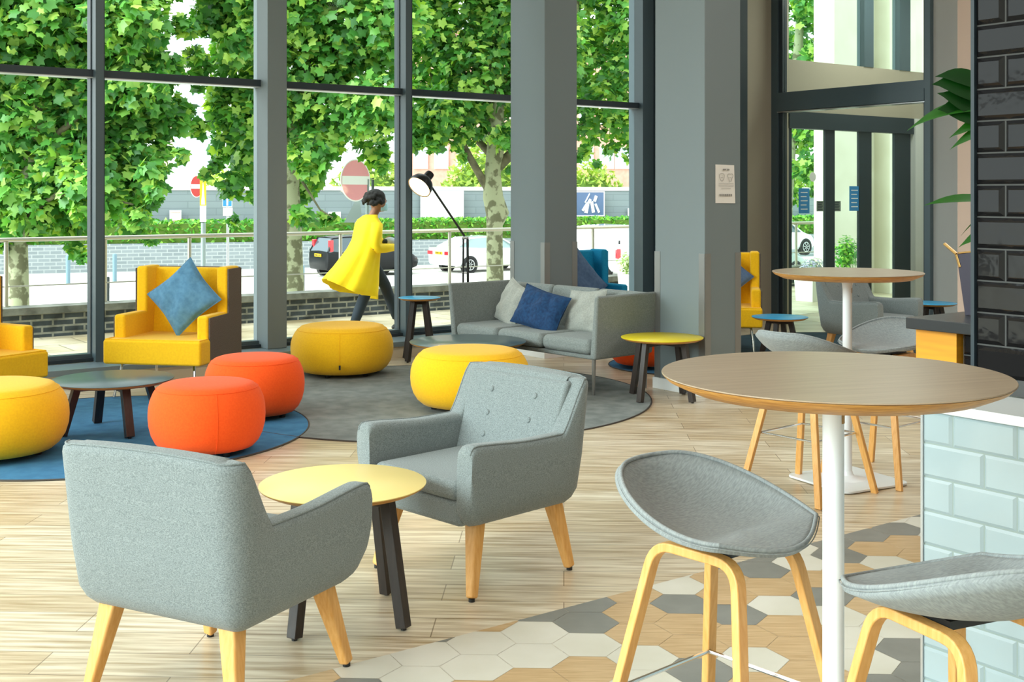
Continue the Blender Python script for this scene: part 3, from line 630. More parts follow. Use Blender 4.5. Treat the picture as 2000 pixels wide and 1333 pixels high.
# --- pillows
def pillow_mesh(w, h, th, m, name='cushion', seed=1):
    random.seed(seed); n = 24; b = MB(); ph = [random.random() * 6 for _ in range(6)]
    def P(i, j, s):
        x = -1 + 2 * i / n; y = -1 + 2 * j / n
        k = (1 - x ** 4) * (1 - y ** 4); t = th / 2 * (max(0, (1 - x * x) * (1 - y * y))) ** .42
        wr = .010 * sin(7 * x + 3 * y + ph[0]) * sin(4 * y - 2 * x + ph[1]) + .006 * sin(15 * x * y + ph[2] + 5 * x); wr *= k
        px_ = x * w / 2 * (1 - .09 * (1 - abs(y) ** 1.5) * abs(x) ** 3 * 1.0); py_ = y * h / 2 * (1 - .09 * (1 - abs(x) ** 1.5) * abs(y) ** 3)
        return (px_, s * (t + (wr if s > 0 else -wr)), py_)
    for s in (1, -1):
        o = len(b.v); b.v += [P(i, j, s) for j in range(n + 1) for i in range(n + 1)]
        for j in range(n):
            for i in range(n):
                q = (o + j * (n + 1) + i, o + j * (n + 1) + i + 1, o + (j + 1) * (n + 1) + i + 1, o + (j + 1) * (n + 1) + i); b.f.append(q if s < 0 else q[::-1]); b.m.append(0)
    root = empty(name); b.build('cover', m, root, smooth=75)
    edge = [P(i, 0, 1) for i in range(n)] + [P(n, j, 1) for j in range(n)] + [P(n - i, n, 1) for i in range(n)] + [P(0, n - j, 1) for j in range(n)]
    e = MB(); e.tube([(p[0] * 1.004, 0, p[2] * 1.004) for p in edge], .0035, 6, closed=True); e.build('piping', m, root)
    return root
def put_pillow(p, host_loc, rz, local, tilt=-14, roll=0, yaw=0):
    Rz = Matrix.Rotation(rz, 4, 'Z'); Mx = Matrix.Translation(host_loc) @ Rz @ Matrix.Translation(local) @ Matrix.Rotation(radians(yaw), 4, 'Z') @ Matrix.Rotation(radians(-tilt), 4, 'X') @ Matrix.Rotation(radians(roll), 4, 'Y')
    p.matrix_world = Mx; p.location = Mx.to_translation(); p.rotation_euler = Mx.to_euler()

# --- wing chair
def make_wing_chair(m=None, side=None):
    m = m or M['chair_yellow']; side = side or M['brown']; root = empty('wing_chair')
    b = MB(); b.box(-.385, .385, -.22, .36, .25, .43); b.build('seat', m, root, bevel=.02, seg=3)
    b = MB(); b.tube([(-.37, -.1, .428), (-.37, .345, .432), (.37, .345, .432), (.37, -.1, .428)], .005, 6); b.build('seat_piping', m, root)
    b = MB(); b.hexa([(-.31, -.345, .25), (.31, -.345, .25), (.31, -.20, .25), (-.31, -.20, .25)], [(-.31, -.345, .925), (.31, -.345, .925), (.31, -.27, .925), (-.31, -.27, .925)]); b.build('backrest', m, root, bevel=.02, seg=3)
    b = MB(); b.box(-.375, .375, -.36, -.34, .25, .93); b.build('back_panel', side, root, bevel=.006)
    for s in (-1, 1):
        q = MB(); x0, x1 = sorted((s * .285, s * .375)); q.hexa([(x0, -.345, .40), (x1, -.345, .40), (x1, -.11, .40), (x0, -.11, .40)], [(x0, -.345, .94), (x1, -.345, .94), (x1, -.115, .94), (x0, -.115, .94)]); q.build('wing', m, root, bevel=.022, seg=3)
        q = MB(); q.box(x0, x1, -.14, .22, .40, .60); q.build('armrest', m, root, bevel=.022, seg=3)
        q = MB(); poly = [(.205, .25), (.205, .585), (-.12, .59), (-.12, .925), (-.355, .925), (-.355, .25)]
        T = Matrix(((0, 0, 1, 0), (1, 0, 0, 0), (0, 1, 0, 0), (0, 0, 0, 1)))
        q.prism(poly, min(s * .372, s * .386), max(s * .372, s * .386), T); q.build('side_panel', side, root, smooth=None, bevel=.005)
        for y0, y1 in ((.24, .33), (-.26, -.33)):
            l = MB(); l.tube([(s * .26, y0, .245), (s * .285, y0 + (y1 - y0) * .15, .235), (s * .30, (y0 + y1) / 2, .13), (s * .31, y1, .006)], .010, 8); l.build('leg', M['chrome'], root)
    l = MB(); l.tube([(-.265, .245, .243), (.265, .245, .243)], .009, 8); l.build('cross_bar', M['chrome'], root)
    return root
WC = make_wing_chair(); f1 = (-.19, -.98); WC.location = (-2.55, 8.97, RUG); WC.rotation_euler = (0, 0, face(f1)); tag(WC, 'yellow wing chair with brown sides before the window, blue cushion on its point in it', 'wing chair', 'wing chairs')
again(WC, (-3.67, 7.97, .0), face((.87, -.49)), 'yellow wing chair cut off by the picture edge, beside the dark low table')
f3 = (-.17, -.985)
W3 = again(WC, (2.02, 11.5, 0), face(f3), 'yellow wing chair peeping out behind the grey column near the entrance')
W4 = again(WC, (.78, 11.84, 0), face((.5901, -.8073)), 'bright teal wing chair between the two grey columns, behind the sofa', (.86, .9, 1.0))
for c in kids(W4):
    n = c.name.split('.')[0]
    if n not in ('leg', 'cross_bar'):
        c.data = c.data.copy(); c.data.materials[0] = M['teal']
p = pillow_mesh(.43, .43, .15, M['steelblue'], seed=3); put_pillow(p, WC.location, face(f1), Vector((-.055, -.05, .715)), tilt=-14, roll=42); tag(p, 'steel blue cushion standing on its corner in the yellow wing chair by the window', 'cushion', 'scatter cushions')
p = pillow_mesh(.45, .45, .14, M['slate'], seed=4); put_pillow(p, W3.location, face(f3), Vector((.0, -.08, .70)), tilt=-12, roll=45); tag(p, 'dark slate blue cushion in the yellow wing chair half hidden behind the column', 'cushion', 'scatter cushions')
p = pillow_mesh(.55, .55, .16, M['slate'], seed=5); put_pillow(p, W4.location, face((.5901, -.8073)), Vector((.17, .0, .63)), tilt=-14, roll=38); tag(p, 'large slate blue cushion leaning in the teal wing chair', 'cushion', 'scatter cushions')

# --- sofa
fs = Vector((-.75, -.66, 0)).normalized(); sofa = empty('sofa', (.30, 9.65, 0), face(fs)); tag(sofa, 'grey three-seat sofa with high thin sides in front of the grey columns', 'sofa')
for k in range(3):
    x0 = -.80 + k * .5333
    q = MB(); q.box(x0 + .004, x0 + .529, -.26, .34, .30, .415); q.build('seat_cushion', M['sofagrey'], sofa, bevel=.045, seg=6)
    q = MB(); q.hexa([(x0 + .004, -.285, .31), (x0 + .529, -.285, .31), (x0 + .529, -.17, .31), (x0 + .004, -.17, .31)], [(x0 + (-.03 if k == 0 else .004), -.355, .735), (x0 + (.565 if k == 2 else .529), -.355, .735), (x0 + (.565 if k == 2 else .529), -.285, .735), (x0 + (-.03 if k == 0 else .004), -.285, .735)]); q.build('back_cushion', M['sofagrey'], sofa, bevel=.03, seg=5)
for s in (-1, 1):
    q = MB(); a, c = (.795, .855), (.835, .875)
    lo = [(s * a[0], -.30, .27), (s * a[1], -.30, .27), (s * a[1], .335, .27), (s * a[0], .335, .27)]; hi = [(s * c[0], -.36, .745), (s * c[1], -.36, .745), (s * (c[1] + .02), .345, .745), (s * (c[0] + .02), .345, .745)]
    if s < 0: lo = [lo[1], lo[0], lo[3], lo[2]]; hi = [hi[1], hi[0], hi[3], hi[2]]
    q.hexa(lo, hi); q.build('armrest', M['sofagrey'], sofa, bevel=.018, seg=4)
q = MB(); q.box(-.82, .82, -.31, .31, .265, .298); q.build('seat_frame', M['sofagrey'], sofa, bevel=.012, seg=3)
for s in (-1, 1):
    for y in (.30, -.27):
        q = MB(); q.tube([(s * .81, y, .30), (s * .815, y + .01, .0)], [.016, .012], 10); q.build('leg', M['guard'], sofa)
zr = face(fs)
p = pillow_mesh(.40, .38, .14, M['pillowgrey'], seed=6); put_pillow(p, sofa.location, zr, Vector((.55, -.085, .565)), tilt=-20, roll=-14, yaw=-14); tag(p, 'crumpled light grey cushion at the window end of the sofa', 'cushion', 'scatter cushions')
p = pillow_mesh(.52, .34, .15, M['navy'], seed=7); put_pillow(p, sofa.location, zr, Vector((.05, .05, .56)), tilt=-24, roll=-11, yaw=6); tag(p, 'dark blue cushion lying across the middle of the sofa', 'cushion', 'scatter cushions')
p = pillow_mesh(.40, .36, .13, M['pillowgrey'], seed=8); put_pillow(p, sofa.location, zr, Vector((-.30, -.115, .56)), tilt=-18, roll=4); tag(p, 'light grey cushion on the sofa beside the dark blue one, near the column end', 'cushion', 'scatter cushions')

# --- floor lamp
lamp = empty('floor_lamp', (-.43, 10.9, 0)); tag(lamp, 'black jointed floor lamp behind the sofa, its glowing shade tipped toward the window', 'floor lamp')
b = MB(); b.lathe([(.001, 0), (.13, 0), (.13, .018), (.02, .026), (.001, .026)], 36); b.build('base', M['blackmetal'], lamp)
for x in (-.016, .022):
    b = MB(); b.tube([(x * 1.4, 0, .02), (x, 0, 1.11)], .009 if x < 0 else .012, 10); b.build('pole', M['blackmetal'], lamp)
b = MB(); b.tube([(-.03, 0, .78), (.035, 0, .78)], .008, 8); b.tube([(-.028, 0, 1.10), (.034, 0, 1.10)], .013, 10); b.build('joint', M['alu'], lamp)
J = Vector((-.005, 0, 1.115)); Hd = at(834, 352, 10.86) - Vector(lamp.location)
b = MB(); b.tube([J, Hd], .010, 8); b.build('arm', M['blackmetal'], lamp)
ax = Vector((-.50, -.60, -.66)).normalized(); Q = ax.to_track_quat('Z', 'Y').to_matrix().to_4x4()
T = Matrix.Translation(Hd - ax * .015 + Vector((0, -.02, .02))) @ Q
b = MB(); b.lathe([(.001, -.045), (.038, -.045), (.042, -.03), (.042, .022), (.06, .035), (.095, .065), (.112, .105), (.118, .15), (.114, .15), (.108, .108), (.09, .07), (.05, .04), (.001, .036)], 36, T=T); b.build('lamp_shade', M['blackmetal'], lamp, smooth=50)
m = mat('lamp_glow', 'ffe9b8', .8, emit='ffd9a0', estr=14)
b = MB(); b.ball((0, 0, .10), .045, T=T); b.build('bulb', m, lamp)
m2 = mat('shade_lining', 'fff1d8', .7, emit='ffca80', estr=5)
b = MB(); b.lathe([(.107, .145), (.100, .108), (.085, .074), (.048, .046), (.001, .042)], 36, T=T); b.build('shade_lining', m2, lamp, smooth=50)
ll = bpy.data.lights.new('lamp_light', 'POINT'); ll.energy = 6; ll.color = (1, .75, .45); ll.shadow_soft_size = .04
lo_ = bpy.data.objects.new('lamp_light', ll); COL.objects.link(lo_); lo_.parent = lamp; lo_.location = T @ Vector((0, 0, .18))

# --- rugs
def rug(x, y, R, m, label, z=.0):
    r = empty('rug', (x, y, 0)); tag(r, label, 'rug', 'round rugs')
    b = MB(); b.lathe([(.001, z), (R - .006, z), (R - .006, z + .0065), (.001, z + .0065)], 128); b.build('pile', m, r, smooth=30)
    b = MB(); b.tube([(R * cos(2 * pi * k / 128), R * sin(2 * pi * k / 128), z + .004) for k in range(128)], .0055, 6, closed=True); b.build('bound_edge', M['terracotta'], r)
rug(-2.6, 7.5, 1.3, mat('rug_blue', '2b6a94', .98, color2='3a7ca6', nscale=9, ndet=8, bump=.3, bscale=300), 'round blue rug under the low table and the orange-red poufs', .001)
rug(-.6, 8.77, 1.62, mat('rug_grey', '6e7574', .98, color2='848a88', nscale=8, ndet=8, bump=.3, bscale=300), 'large round grey rug under the yellow poufs and the sofa table')
rug(1.45, 10.42, .6, MATS['rug_blue'], 'round blue rug behind the sofa under the half-hidden orange-red pouf')
rug(3.25, 11.55, 1.3, mat('rug_teal', '1b3440', .98, color2='27434e', nscale=8, bump=.2), 'round dark teal rug near the entrance under the small blue-topped table')

# ================================================================= OUTSIDE
GZ = -.12; RZ = -1.65
b = MB(); b.box(-14, 26, VW + .05, 14.3, GZ - .1, GZ); struct(b.build('path', PATHM, bf=True, smooth=None))
b = MB(); b.box(-40, -3.75, -30, VW + .05, GZ - .1, GZ); struct(b.build('pavement', PATHM, bf=True, smooth=None))
b = MB(); b.box(-120, 120, 0, 170, RZ - .2, RZ, T=None); b.v = [(x, y + 14.2, z) if y < 1 else (x, y, z) for x, y, z in b.v]; struct(b.build('road', M['roadm'], bf=True, smooth=None))
b = MB(); b.box(-16, 24, 14.0, 14.26, RZ, .15); b.cur = 1; b.box(-16, 24, 13.96, 14.3, .15, .225); struct(b.build('wall_garden', [WALLBR, M['concrete']], bf=True, smooth=None))
# handrail on the garden wall
hr = empty('handrail', (0, 0, 0), BA); tag(hr, 'long steel handrail with slim posts and a wire along the low brick wall outside', 'railing')
b = MB(); b.tube([(-14, 14.2, .985), (22, 14.2, .985)], .027, 10); b.build('top_rail', M['steel'], hr)
b = MB(); b.tube([(-14, 14.2, .455), (22, 14.2, .455)], .008, 8); b.build('wire', M['steel'], hr)
for px in (12, 205, 370, 665, 878, 1022, 1158, 1353, 1555):
    u_ = onv(px, 14.2); q = MB(); q.tube([(u_, 14.2, .225), (u_, 14.2, .965)], .024, 10); q.lathe([(.045, .225), (.045, .235)], 12, c=(u_, 14.2, 0)); q.build('post', M['steel'], hr)
# far retaining wall, hedge and the high grey wall behind
dirf = Vector((14.9, 5.8, 0)).normalized(); fa = atan2(dirf.y, dirf.x); org = Vector((-18.8, 47.1, 0))
def FW(s, t, z=0): n = Vector((-dirf.y, dirf.x, 0)); p = org + dirf * s + n * t; return Vector((p.x, p.y, z))
b = MB(); b.box(-30, 75, 0, 2.1, RZ, -.52); o = struct(b.build('wall_road', FARBR, smooth=None)); o.location = org; o.rotation_euler = (0, 0, fa)
b = MB(); b.box(-30, 75, 2.2, 2.6, RZ, 1.68); b.cur = 1; b.box(-30, 75, 2.15, 2.7, 1.68, 1.86); o = struct(b.build('wall_far', [FARWALL, M['signwhite']], smooth=None)); o.location = org; o.rotation_euler = (0, 0, fa)

def leaf_mesh(name, pts, nrm_up, sizes, matl, parent, seed=0, lobed=True, tintb=(0, 1)):
    rs = np.random.RandomState(seed); n = len(pts)
    if lobed:
        ang = np.radians([-90, -60, -28, -8, 15, 38, 62, 90, 118, 142, 165, 188, 208, 240]); rad = np.array([.15, .5, .78, .58, .66, .95, .70, 1.10, .70, .95, .66, .58, .78, .5])
    else:
        ang = np.radians([-90, -20, 30, 90, 150, 200]); rad = np.array([.9, .5, .42, 1.0, .42, .5])
    k = len(ang); base = np.zeros((k + 1, 3)); base[1:, 0] = np.cos(ang) * rad; base[1:, 1] = np.sin(ang) * rad; base[1:, 2] = -.22 * np.abs(base[1:, 0]) - .08 * np.maximum(0, base[1:, 1]) ** 2
    # random frames: normal leaning up and toward nrm_up
    nn = rs.normal(size=(n, 3)) * .62 + np.asarray(nrm_up); nn /= np.linalg.norm(nn, axis=1, keepdims=True)
    t = rs.normal(size=(n, 3)); t[:, 2] -= .9; t -= nn * (t * nn).sum(1, keepdims=True); t /= np.linalg.norm(t, axis=1, keepdims=True); s_ = np.cross(t, nn)
    sz = np.asarray(sizes)[:, None, None]
    V = np.asarray(pts)[:, None, :] + sz * (base[None, :, 0:1] * s_[:, None, :] + base[None, :, 1:2] * t[:, None, :] + base[None, :, 2:3] * nn[:, None, :])
    V = V.reshape(-1, 3).astype(np.float32); tri = np.array([(0, 1 + i, 1 + (i + 1) % k) for i in range(k)]); F = (tri[None] + (np.arange(n) * (k + 1))[:, None, None]).reshape(-1, 3)
    me = bpy.data.meshes.new(name); me.vertices.add(len(V)); me.vertices.foreach_set('co', V.ravel()); me.loops.add(F.size); me.loops.foreach_set('vertex_index', F.ravel().astype(np.int32))
    me.polygons.add(len(F)); me.polygons.foreach_set('loop_start', np.arange(0, F.size, 3, dtype=np.int32)); me.polygons.foreach_set('loop_total', np.full(len(F), 3, dtype=np.int32))
    me.polygons.foreach_set('use_smooth', np.ones(len(F), dtype=bool)); me.update(calc_edges=True)
    tv = np.repeat(tintb[0] + (tintb[1] - tintb[0]) * rs.rand(n) ** 1.3, k + 1).astype(np.float32); a = me.attributes.new('tint', 'FLOAT', 'POINT'); a.data.foreach_set('value', tv)
    me.materials.append(matl); o = bpy.data.objects.new(name, me); COL.objects.link(o)
    if parent is not None: o.parent = parent
    return o
def tree(trunk_pts, trunk_r, limbs, blobs, Y, label, seed, dens=.11, size=(.075, .15), barkm=None):
    base = at(trunk_pts[0][0], 380, Y); base.z = RZ; root = empty('plane_tree', base); tag(root, label, 'tree', 'plane trees along the street')
    P = [at(px, py, Y) - base for px, py in trunk_pts]; P[0].z = 0
    b = MB(); b.tube(P, trunk_r, 14); b.build('trunk', barkm or M['bark'], root, smooth=80)
    for lp_, lr in limbs:
        q = MB(); q.tube([at(px, py, Y + dy) - base for px, py, dy in lp_], lr, 10); q.build('branch', M['bark_dark'], root, smooth=80)
    rs = np.random.RandomState(seed); pts = []; nr = []
    for (px, py, r) in blobs:
        n = int(dens * r * r) + 6; c = np.array(at(px, py, Y) - base) + np.array((0, rs.uniform(-.8, .8), 0)); R = r / 2320 * Y
        d = rs.normal(size=(n, 3)); d /= np.linalg.norm(d, axis=1, keepdims=True); q = rs.uniform(.25, 1.03, n) ** .6
        p = d * q[:, None] * R; p[:, 1] *= 1.1; pts.append(c + p); nr.append(d * .5 + np.array((.0, -.28, .75)))
    pts = np.vstack(pts); nr = np.vstack(nr)
    leaf_mesh('foliage', pts, nr, rs.uniform(size[0], size[1], len(pts)), LEAF, root, seed)
    return root
tree([(37, 700), (36, 560), (35, 480), (45, 400), (65, 300), (80, 200), (95, 60), (100, -120)], [.19, .165, .155, .15, .14, .13, .1, .06],
     [([(50, 400, 0), (0, 300, .3), (-60, 200, .5)], [.08, .06, .04]), ([(65, 300, 0), (140, 240, -.2), (220, 160, .3)], [.07, .05, .03]), ([(42, 430, 0), (110, 380, -.4), (180, 380, -.5), (260, 400, -.5)], [.05, .035, .025, .015])],
     [(-60, 60, 150), (60, 40, 140), (180, 60, 120), (262, 40, 85), (0, -110, 150), (180, -110, 130), (290, -60, 60), (40, 190, 130), (150, 190, 110), (255, 165, 72), (322, 130, 34), (30, 310, 115), (140, 320, 95), (235, 290, 78), (300, 215, 48), (55, 400, 70), (120, 420, 52), (200, 380, 62), (265, 370, 48), (312, 340, 28), (-60, 380, 70),
      (235, 430, 34), (290, 425, 22), (325, 375, 12), (135, 485, 16), (165, 505, 10), (270, 470, 12), (10, 470, 22), (340, 40, 24), (355, 95, 18), (340, 170, 20), (352, 300, 14)], 19.5, 'plane tree beyond the left yellow chair, patchy trunk behind the low brick wall', 1)
tree([(572, 700), (575, 560), (572, 440), (568, 360), (572, 300), (585, 200), (600, 80), (610, -120)], [.21, .17, .155, .15, .15, .13, .1, .06],
     [([(572, 320, 0), (520, 240, .3), (470, 140, .5)], [.08, .06, .03]), ([(578, 290, 0), (660, 220, 0), (730, 150, .4)], [.08, .05, .03]), ([(574, 330, 0), (600, 370, -.4), (625, 410, -.6), (650, 425, -.6)], [.03, .022, .016, .01])],
     [(455, 20, 70), (560, 20, 110), (680, 40, 100), (770, 40, 80), (470, 120, 72), (580, 125, 105), (700, 130, 92), (440, 205, 52), (530, 220, 85), (640, 225, 85), (735, 215, 65), (425, 275, 38), (485, 310, 55), (455, 360, 28), (500, 380, 20), (620, 305, 48), (575, 380, 22), (595, 350, 30), (600, 420, 22), (632, 428, 14), (655, 425, 9), (725, 290, 34), (745, 325, 12),
      (560, -100, 120), (700, -90, 110), (450, -60, 70), (395, 130, 26), (385, 160, 20), (398, 250, 20), (378, 215, 14), (425, 320, 18), (402, 60, 16), (408, 340, 12), (440, 430, 10), (425, 30, 45), (415, 100, 30), (420, 180, 30), (412, 230, 22), (500, 90, 60), (540, 60, 60)], 21.5, 'plane tree rising behind the slim window column with a spray hanging over the road', 2)
tree([(968, 760), (968, 640), (967, 560), (966, 480), (966, 440), (972, 418), (963, 385), (962, 340), (968, 290), (970, 200), (960, 80), (955, -100)], [.24, .20, .178, .168, .17, .24, .21, .17, .18, .15, .12, .07],
     [([(955, 372, 0), (930, 330, -.1), (908, 290, -.1), (880, 230, 0), (840, 140, .2)], [.09, .075, .07, .06, .03]), ([(968, 330, 0), (1010, 290, .1), (1060, 220, .3), (1110, 120, .4)], [.12, .10, .07, .04]), ([(965, 310, 0), (925, 265, .2), (890, 200, .4)], [.08, .07, .04])],
     [(810, 30, 85), (900, 40, 105), (985, 50, 90), (850, 140, 80), (930, 140, 85), (810, 215, 58), (872, 225, 58), (930, 240, 42), (985, 175, 70), (815, 275, 26), (850, 280, 24), (895, 285, 14), (985, 270, 30), (880, -100, 120), (1000, -80, 110), (1070, 90, 90), (1060, 190, 70), (1050, 270, 40), (900, 310, 8), (995, 330, 8)],
     24, 'plane tree with a knobbly mottled trunk and forking limbs beside the white saloon', 3)
tree([(1085, 760), (1085, 560), (1090, 400), (1100, 250), (1120, 80), (1130, -100)], [.2, .17, .15, .13, .1, .06], [([(1095, 300, 0), (1150, 220, .2), (1210, 120, .4)], [.07, .05, .03])],
     [(1150, 30, 80), (1230, 40, 75), (1160, 120, 75), (1230, 150, 62), (1180, 200, 52), (1150, 255, 34), (1215, 235, 44), (1195, 290, 20), (1140, 300, 16), (1232, 295, 20), (1170, 320, 8), (1180, -90, 110), (1280, -60, 90), (1100, 180, 60)], 26, 'plane tree whose crown fills the pane between the two grey columns', 4)
tree([(1530, 700), (1530, 520), (1535, 400), (1545, 250), (1560, 80), (1570, -100)], [.2, .17, .15, .13, .1, .06], [([(1545, 280, 0), (1580, 200, .2), (1610, 120, .3)], [.06, .05, .03])],
     [(1575, 10, 55), (1615, 40, 45), (1560, 90, 50), (1600, 120, 45), (1565, 180, 48), (1570, 260, 42), (1560, 330, 30), (1590, 310, 26), (1600, 370, 20), (1565, 385, 16), (1590, -70, 70), (1640, -30, 50)], 27, 'plane tree seen through the glass above and inside the entrance lobby', 5)

def clump(name, s0, s1, t0, t1, z0, z1, dens, sz, matl, label, cat, seed, group=None, dome=False):
    rs = np.random.RandomState(seed); A = (s1 - s0) * ((z1 - z0) * 2 + (t1 - t0)); n = int(A * dens); p = np.stack([rs.uniform(s0, s1, n), rs.uniform(t0, t1, n), rs.uniform(z0, z1, n)], 1)
    if dome:
        c = np.array(((s0 + s1) / 2, (t0 + t1) / 2, z0)); q = (p - c) / np.array(((s1 - s0) / 2, (t1 - t0) / 2, z1 - z0)); keep = (q ** 2).sum(1) < 1; p = p[keep]
    root = empty(name, org, fa); tag(root, label, cat, group)
    b = MB(); 
    if dome: b.ball(((s0 + s1) / 2, (t0 + t1) / 2, z0), ((s1 - s0) * .42, (t1 - t0) * .42, (z1 - z0) * .85), 20, 12)
    else: b.box(s0, s1, t0 + .15, t1 - .15, z0, z1 - .15)
    b.build('branches', mat('twigs', '5c7a2c', .95), root, smooth=None)
    leaf_mesh('foliage', p, np.tile(np.array((0, -.35, .8)), (len(p), 1)), rs.uniform(sz[0], sz[1], len(p)), matl, root, seed, lobed=False); return root
clump('hedge', -8, 40, .2, 1.65, -.515, .42, 150, (.09, .16), HEDGE, 'long clipped green hedge on top of the roadside brick wall', 'hedge', 21)
for k, (s0, s1, h) in enumerate(((12, 17.9, 3.4), (18, 23.9, 4.4), (24, 29.4, 3.2), (29.5, 35.4, 3.5), (35.5, 42, 3.1), (5, 11.9, 2.7))):
    lab = ['yellow-green shrub behind the high grey wall, below the pink no-entry sign', 'tall yellow-green shrub over the high grey wall, right of the pink no-entry sign', 'yellow-green shrub over the grey wall above the blank white board', 'yellow-green shrub over the grey wall beside the knobbly tree trunk', 'yellow-green shrub over the grey wall above the blue banner', 'yellow-green shrub over the grey wall behind the blue arrow sign'][k]
    clump('shrub', s0, s1, 3.4, 7.5, RZ, h, 110, (.12, .24), SHRUB, lab, 'shrub', 30 + k, 'shrubs behind the grey wall', dome=True)

# things on the far walls and in the street
def board(name, px0, px1, py0, py1, m, label, cat, t=2.05, extra=None):
    def s_at(px):
        r = (px - 1000) / 2320; n = Vector((-dirf.y, dirf.x, 0)); o_ = org + n * t
        return (r * o_.y - o_.x) / (dirf.x - r * dirf.y)
    s0, s1 = s_at(px0), s_at(px1); Y = FW((s0 + s1) / 2, t).y; z1 = EYE - (py0 - 380) / 2320 * Y; z0 = EYE - (py1 - 380) / 2320 * Y
    r = empty(name, FW(s0, t - .06, z0), fa); tag(r, label, cat)
    b = MB(); b.box(0, s1 - s0, 0, .06, 0, z1 - z0); b.build('panel', m, r, smooth=None)
    if extra: extra(r, s1 - s0, z1 - z0)
    return r
board('blank_board', 821, 905, 373, 428, M['signwhite'], 'blank white board fixed to the high grey wall behind the lamp', 'board')
def pic(r, w_, h_):
    q = MB(); q.box(-.05, w_ + .05, -.01, .03, -.05, .0); q.box(-.05, w_ + .05, -.01, .03, h_, h_ + .05); q.box(w_, w_ + .05, -.01, .03, 0, h_); q.build('border', M['signwhite'], r, smooth=None)
    q = MB(); q.box(w_ * .0, w_ * .30, -.02, -.01, h_ * .40, h_ * .47); q.box(0, w_ * .27, -.02, -.01, h_ * .25, h_ * .33); q.build('orange_stripe', M['signyellow'], r, smooth=None)
    q = MB(); q.box(0, w_ * .42, -.02, -.01, h_ * .10, h_ * .14); q.box(0, w_ * .05, -.02, -.01, h_ * .75, h_ * .87); q.build('white_line', M['signwhite'], r, smooth=None)
    q = MB()
    for a_, c_, rr in (((.62, .1), (.66, .55), .16), ((.66, .5), (.72, .7), .12), ((.78, .12), (.74, .6), .14), ((.80, .6), (.84, .85), .13), ((.9, .12), (.82, .5), .1), ((.60, .55), (.70, .95), .05), ((.55, .2), (.64, .5), .1)):
        q.beam((a_[0] * w_, -.02, a_[1] * h_), (c_[0] * w_, -.02, c_[1] * h_), rr * h_ , .02, side=(1, 0, 0))
    q.build('pale_shape', M['signwhite'], r, smooth=None)
board('banner', 1085, 1178, 376, 421, M['bannerblue'], 'blue banner with pale figure shape and orange stripes on the far grey wall', 'banner', extra=pic)
board('wall_plate', 641, 665, 414, 432, M['signwhite'], 'small white plate on the grey wall between the hanging leaves and the triangular sign', 'sign')
board('wall_plate', 1226, 1243, 407, 422, M['signwhite'], 'small white plate on the grey wall beside the window frame, right of the blue banner', 'sign')
def red_lines(r, w_, h_):
    q = MB(); q.box(.05 * w_, .9 * w_, -.02, 0, .86 * h_, .92 * h_); q.box(.05 * w_, .9 * w_, -.02, 0, .05 * h_, .45 * h_); q.build('pink_print', M['pinkred'] if False else mat('print_pink', 'f0c8c4', .6), r, smooth=None)
board('wall_notice', 331, 354, 411, 444, M['signwhite'], 'white notice with pale red print on the grey wall, left of the parking post', 'notice', extra=red_lines)

def round_sign(name, px, py, Y, hpx, wpx, m, label, postm, post_px, post_top, yaw_extra=0):
    c = at(px, py, Y); R = hpx / 2 / 2320 * Y; tilt = math.acos(min(1, wpx / hpx)); r = empty(name, (c.x, c.y, RZ)); tag(r, label, 'road sign')
    Tm = Matrix.Translation((0, 0, c.z - RZ)) @ Matrix.Rotation(tilt, 4, 'Z') @ Matrix.Rotation(pi / 2, 4, 'X')
    q = MB(); q.lathe([(.001, 0), (R, 0), (R, .01), (.001, .01)], 40, T=Tm); q.build('rim', M['signwhite'], r, smooth=30)
    q = MB(); q.lathe([(.001, .01), (R * .94, .01), (R * .94, .014), (.001, .014)], 40, T=Tm); q.build('disc', m, r, smooth=30)
    q = MB(); q.box(-R * .92, R * .92, -R * .2, R * .2, .014, .018, Tm); q.build('white_bar', M['signwhite'], r, smooth=None)
    po = at(post_px, py, Y) - c; q = MB(); q.tube([(po.x, .30, 0), (po.x, .30, at(0, post_top, Y).z - RZ)], .04, 10); q.build('post', postm, r)
    return r
round_sign('no_entry_sign', 694, 352.5, 24, 83, 49, M['pinkred'], 'faded pink no-entry sign with a white bar above the running person', M['signgrey'], 714, 350)
s2 = round_sign('no_entry_sign', 383.5, 364.5, 30, 43, 14, M['red'], 'narrow-looking red no-entry sign turned side-on, on the black post by the yellow sign', M['bollard'], 390, 343)
tr = empty('triangle_sign', at(693, 415, 24.3)); tag(tr, 'back of a grey triangular road sign under the pink no-entry sign', 'road sign')
q = MB(); q.prism([(-.22, -.21), (.16, -.21), (.10, .30), (.04, .30)], 0, .01, Matrix.Rotation(pi / 2, 4, 'X')); q.build('plate', M['signgrey'], tr, smooth=None)
q = MB(); q.tube([(.02, .03, -3.7 + .35), (.02, .03, .3)], .03, 8); q.build('post', M['signgrey'], tr)
ys = empty('parking_meter_sign', (at(397, 0, 29.6).x, 29.6, RZ)); tag(ys, 'tall yellow parking sign strip on a grey post beside the narrow red no-entry sign', 'road sign')
hz = lambda py: EYE - (py - 380) / 2320 * 29.6 - RZ
q = MB(); q.box(-.08, .07, -.02, .02, hz(402), hz(341)); q.build('yellow_panel', M['signyellow'], ys, smooth=None)
q = MB(); q.add([(-.045, -.025, hz(400)), (.05, -.025, hz(400)), (.0, -.025, hz(352))], [(0, 1, 2)]); q.build('white_wedge', M['signwhite'], ys, smooth=None)
q = MB(); q.box(-.08, .07, -.02, .02, hz(434), hz(402)); q.build('white_panel', M['paper'], ys, smooth=None)
q = MB(); q.lathe([(.06, 0), (.06, hz(436))], 12); q.build('post', M['signgrey'], ys)
